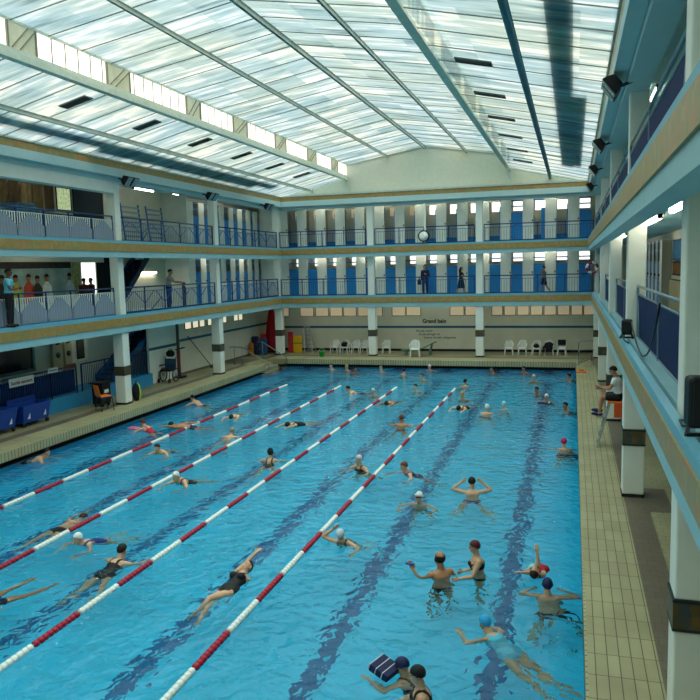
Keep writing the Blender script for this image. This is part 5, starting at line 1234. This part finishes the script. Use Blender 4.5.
for lab, xy, deg, sk, hr, st in (
    ('dark-haired person beyond the end of the fourth lane rope, near its far end', (10.4, -5.3), 70, 'light', ('hair', 'black', 'short'), 'tread'),
    ('brown-haired person with pale shoulders midway between the ends of the third and fourth lane ropes', (8.57, -6.9), 250, 'pale', ('hair', 'brown', 'short'), 'tread'),
    ('person with dark grey cap a little before the far wall, below the sun lounger', (8.25, -3.8), 240, 'light', ('cap', 'greydk', ''), 'tread'),
    ('person with navy cap close to the far wall, left of the sun lounger', (7.05, -2.3), 60, 'light', ('cap', 'navy', ''), 'tread'),
    ('person with white cap right at the far wall in front of the sun lounger', (8.0, -.65), 260, 'pink', ('cap', 'white', ''), 'tread'),
    ('fair person at the far wall below the pillar left of the lounger', (5.72, -1.5), 250, 'pale', ('hair', 'grey', 'short'), 'tread'),
    ('dark-haired person at the far wall, right of a blond one, below the left far pillar', (4.52, -2.0), 300, 'tan', ('hair', 'black', 'short'), 'tread'),
    ('blond person at the far wall, left of a dark-haired one, near the left far pillar', (3.85, -1.2), 240, 'light', ('hair', 'blond', 'short'), 'tread'),
    ('person with white and red cap at the far end of the third lane rope', (7.08, -8.2), 255, 'pink', ('cap', 'aqua', ''), 'tread'),
    ('person with black cap lying on the water right of the third lane rope end', (8.17, -10.1), -100, 'tan', ('cap', 'black', ''), 'glide'),
    ('black-haired person low in the water right of the second lane rope end', (5.96, -7.75), 200, 'light', ('cap', 'black', ''), 'breast'),
    ('person with dark red hair at the far wall, beside the green bucket', (2.9, -.85), 250, 'pale', ('hair', 'auburn', 'short'), 'tread'),
    ('dark-haired person hanging on the far wall below the right far pillar', (11.16, -1.2), 200, 'tan', ('hair', 'black', 'short'), 'tread'),
    ('brown-haired person hanging on the far wall in front of the white chairs', (12.62, -.9), 230, 'tan', ('hair', 'brown', 'short'), 'tread'),
    ('person with silver cap off the far wall in front of the white chairs', (13.2, -3.5), 255, 'light', ('cap', 'silver', ''), 'tread'),
    ('brown-haired bare-shouldered person in the far right of the pool', (13.49, -6.95), 225, 'tan', ('hair', 'brown', 'short'), 'tread'),
    ('person with white-topped cap leaning on a dark board in the far right of the pool', (13.92, -8.5), 250, 'light', ('cap', 'white', ''), 'tread'),
    ('dark-haired person beside the right pool edge near the lifeguard', (14.62, -10.2), 200, 'tan', ('hair', 'black', 'short'), 'tread'),
    ('person with bright pink cap beside the right pool edge', (14.62, -15.85), 95, 'light', ('cap', 'pink', ''), 'tread'),
    ('dark-haired person at the right wall beside the orange float', (14.72, -3.1), 160, 'tan', ('hair', 'black', 'short'), 'tread')):
    swim(st, lab, xy, deg, sk, [('trunks', 'navy')], hr, .0 if st == 'tread' else .03, .98, .015)
# people round the galleries ----------------------------------------------
std = dict(u=(.0, 0, 1), f=(1, 0, 0))
def stand(label, xy, z, deg, skin, wear, hair, arms=None, legs=None, s=1.0, fem=False, face=None, group='people on the galleries', u=(.02, 0, 1)):
    return person(label, group, skin, (xy[0], xy[1], 0), deg, u, (1, 0, -.02), arms or [arm('down', -1), arm('down', 1)], legs or [((.04, -.05, -1), (-.04, 0, -1)), ((-.02, .05, -1), (-.06, 0, -1))],
                  None, face, s, .013, wear, hair, z, fem, False, None, 'person', False)
G1, G2 = 3.61, 6.27
stand('person in light blue shirt and dark trousers at the left edge, lower left gallery', (-.83, -19.22), 3.71, 30, 'dark', [('shirt', 'ltblue', .6), ('trousers', 'black'), ('shoes', 'black')], ('hair', 'black', 'short'), [((.3, -.2, -.9), (.6, .6, .1)), ((.3, .2, -.9), (.6, -.6, .1))], None, 1.0)
stand('person in grey top and blue trousers leaning on the lower left gallery railing', (-1.42, -9.15), G1, 20, 'tan', [('shirt', 'grey', .6), ('trousers', 'navy'), ('shoes', 'black')], ('hair', 'black', 'short'), [((.6, -.3, -.7), (.9, .4, -.1)), ((.7, .2, -.6), (.95, .1, 0))], None, 1, u=(.12, 0, 1))
stand('small person in black behind the railing, right of the person in the grey top', (-1.4, -8.0), G1, 200, 'dark', [('shirt', 'black', .6), ('trousers', 'greydk'), ('shoes', 'black')], ('hair', 'black', 'short'), None, None, .66)
p = stand('person with long dark hair and navy coat standing on the lower far gallery', (7.27, 2.25), G1, -85, 'light', [('shirt', 'navy', 1.2), ('trousers', 'navy'), ('shoes', 'black')], ('hair', 'black', 'long'), [((.1, -.25, -.95), (.6, .5, .3)), ((.0, .15, -1), (.1, 0, -1))], None, .97, True)
stand('person in a dark dress walking right on the lower far gallery', (9.2, 2.25), G1, 0, 'light', [('dress', 'black'), ('shoes', 'black')], ('hair', 'black', 'long'), [((-.4, -.1, -.9), (-.1, 0, -1)), ((.4, .1, -.9), (.6, 0, -.8))], [((.35, -.05, -.95), (.1, 0, -1)), ((-.3, .05, -.95), (-.5, 0, -.87))], .88, True)
stand('person in khaki top and dark shorts walking left on the lower far gallery', (13.4, 2.25), G1, 180, 'tan', [('shirt', 'khaki', .4), ('shorts', 'black'), ('shoes', 'grey')], ('hair', 'black', 'short'), [((.4, -.1, -.9), (.8, 0, -.5)), ((-.3, .1, -.9), (-.1, 0, -1))], [((.4, -.05, -.92), (.05, 0, -1)), ((-.35, .05, -.93), (-.55, 0, -.83))], .86)
for y, l in ((-12.5, 'left'), (-12.05, 'right')):
    stand('%s of two people in dark red before the bright lower left gallery window' % l, (-3.2, y), G1, 90 if l == 'left' else 250, 'dark', [('shirt', 'wine', 1.2), ('trousers', 'black'), ('shoes', 'black')], ('hair', 'black', 'short'), None, None, .84)
person('person in white shirt and dark shorts sitting on the high lifeguard chair', 'lifeguard', 'tan', (LG.x+.24, LG.y, LG.z+1.8), 172, (.2, 0, 1), (1, 0, -.05),
       [((.5, -.25, -.8), (.8, .35, .1)), ((.45, .25, -.85), (.85, -.2, -.1))], [((.97, -.14, -.05), (.12, -.05, -.98)), ((.97, .14, -.0), (.2, .05, -.97))], (.25, 0, .95), (.95, .1, -.3), 1, .0115,
       [('shirt', 'white', .5), ('shorts', 'black'), ('shoes', 'navy')], ('hair', 'black', 'short'), None, False, False, None, 'person', False)
finish_people()
for o in bpy.data.objects:
    if o.get('group') == 'lifeguard': del o['group']
# things the swimmers hold
e = empty('striped_float', (12.6, -28.42, .06), 'dark blue float with pale stripes held at the bottom edge of the photo', 'float')
M = Matrix.Translation((12.56, -28.4, .07)) @ Matrix.Rotation(R(160), 4, 'Z') @ Matrix.Rotation(R(-18), 4, 'Y')
b = MB()
for k in range(3): b.box(-.14+.1*k, -.05+.1*k, -.16, .16, -.05, .05, 0, M)
sub(e, 'float_bar', b, CL['navy'], bevel=.012)
b = MB()
for k in range(2): b.box(-.05+.1*k, -.04+.1*k, -.16, .16, -.045, .045, 0, M)
b.box(.15, .16, -.16, .16, -.045, .045, 0, M); sub(e, 'pale_stripe', b, CL['silver'])
hnd = bald['hands'][0]
e = empty('handheld_device', hnd, 'small blue object in the raised hand of the bald standing person', 'gadget')
b = MB(); b.bar(hnd+V(-.09, .02, .02), hnd+V(.05, -.02, .03), .045, .03); sub(e, 'body', b, CL['blue'])
b = MB(); b.cyl(hnd+V(-.1, .02, .02), hnd+V(-.085, .02, .02), .018, n=10); sub(e, 'tip', b, CL['black'])
e = empty('handbag', (7.02, 2.2, G1+.72), 'black handbag carried by the person in the navy coat', 'bag')
b = MB(); b.box(6.88, 7.06, 2.08, 2.3, G1+.58, G1+.86); sub(e, 'body', b, CL['black'], bevel=.03)
b = MB(); b.tube([(6.97, 2.12, G1+.85), (6.98, 2.14, G1+1.0), (6.98, 2.24, G1+1.0), (6.97, 2.26, G1+.85)], .012, 6); sub(e, 'strap', b, CL['black'])
def kick(c, rz, m, label):
    e = empty('kickboard', c, label, 'kickboard'); M = Matrix.Translation(c) @ Matrix.Rotation(rz, 4, 'Z')
    b = MB(); pts = [M @ V(.14*math.cos(t), .2+.05*math.sin(t), 0) if 0 <= t <= math.pi else None for t in [i*math.pi/8 for i in range(9)]]
    b.prism(pts+[M @ V(-.14, -.22, 0), M @ V(.14, -.22, 0)], (0, 0, .035)); sub(e, 'foam', b, m, bevel=.008)
    b = MB(); b.box(-.1, .1, -.19, -.15, .035, .037, 0, M); sub(e, 'grip_line', b, CL['white'])
kick(V(.78, -15.72, .0), R(70), mat('pink_foam', '#d0608a', .7), 'pink kickboard ahead of the swimmer in the first lane')
kick(V(13.85, -8.95, .0), R(80), CL['navy'], 'dark kickboard under the white-topped swimmer in the far right of the pool')

# ------------------------------------------------------------------ light, sky, camera
w = bpy.data.worlds.new('sky'); SC.world = w; w.use_nodes = True; nt = w.node_tree; bg = nt.nodes['Background']
tc = N(nt, 'TexCoord'); sp = N(nt, 'SeparateXYZ'); nt.links.new(tc.outputs['Generated'], sp.inputs[0])
# overcast sky: bright zenith, dimmer horizon
rp = N(nt, 'ValToRGB'); rp.color_ramp.elements[0].position = 0; rp.color_ramp.elements[0].color = (.11, .112, .11, 1)
rp.color_ramp.elements[1].position = 1; rp.color_ramp.elements[1].color = (1.0, .985, .93, 1)
for q, v in ((.2, .12), (.4, .165), (.6, .32), (.8, .62)): x = rp.color_ramp.elements.new(q); x.color = (v, v*.99, v*.95, 1)
nt.links.new(sp.outputs['Z'], rp.inputs['Fac']); nt.links.new(rp.outputs['Color'], bg.inputs['Color'])
bg.inputs['Strength'].default_value = SKY
cam = bpy.data.cameras.new('camera'); co = bpy.data.objects.new('camera', cam); COL.objects.link(co); SC.camera = co
cam.sensor_width = 36; cam.lens = 745.95*36/700; cam.clip_end = 200; cam.clip_start = .05
co.location = (14.8235, -37.1783, 5.1879)
PITCH, YAW, ROLL = .109966, -.291462, .024358
fw = V(math.sin(YAW)*math.cos(PITCH), math.cos(YAW)*math.cos(PITCH), -math.sin(PITCH)); rx = V(math.cos(YAW), -math.sin(YAW), 0); dn = fw.cross(rx)
r2 = rx*math.cos(ROLL)+dn*math.sin(ROLL); d2 = dn*math.cos(ROLL)-rx*math.sin(ROLL)
co.rotation_euler = Matrix((r2, -d2, -fw)).transposed().to_euler()
SC.view_settings.view_transform = 'Standard'; SC.view_settings.look = 'None'; SC.view_settings.gamma = 1; SC.view_settings.use_curve_mapping = False
SC.view_settings.exposure = EXPO
SC.cycles.use_denoising = True
SC.cycles.max_bounces = 10; SC.cycles.diffuse_bounces = 6; SC.cycles.transmission_bounces = 8; SC.cycles.sample_clamp_indirect = 6; SC.cycles.blur_glossy = .6

for o in bpy.data.objects:
    if o.parent is None and len(str(o.get('label', '')).split()) > 16: print('LONG', o.name, len(o['label'].split()), o['label'])
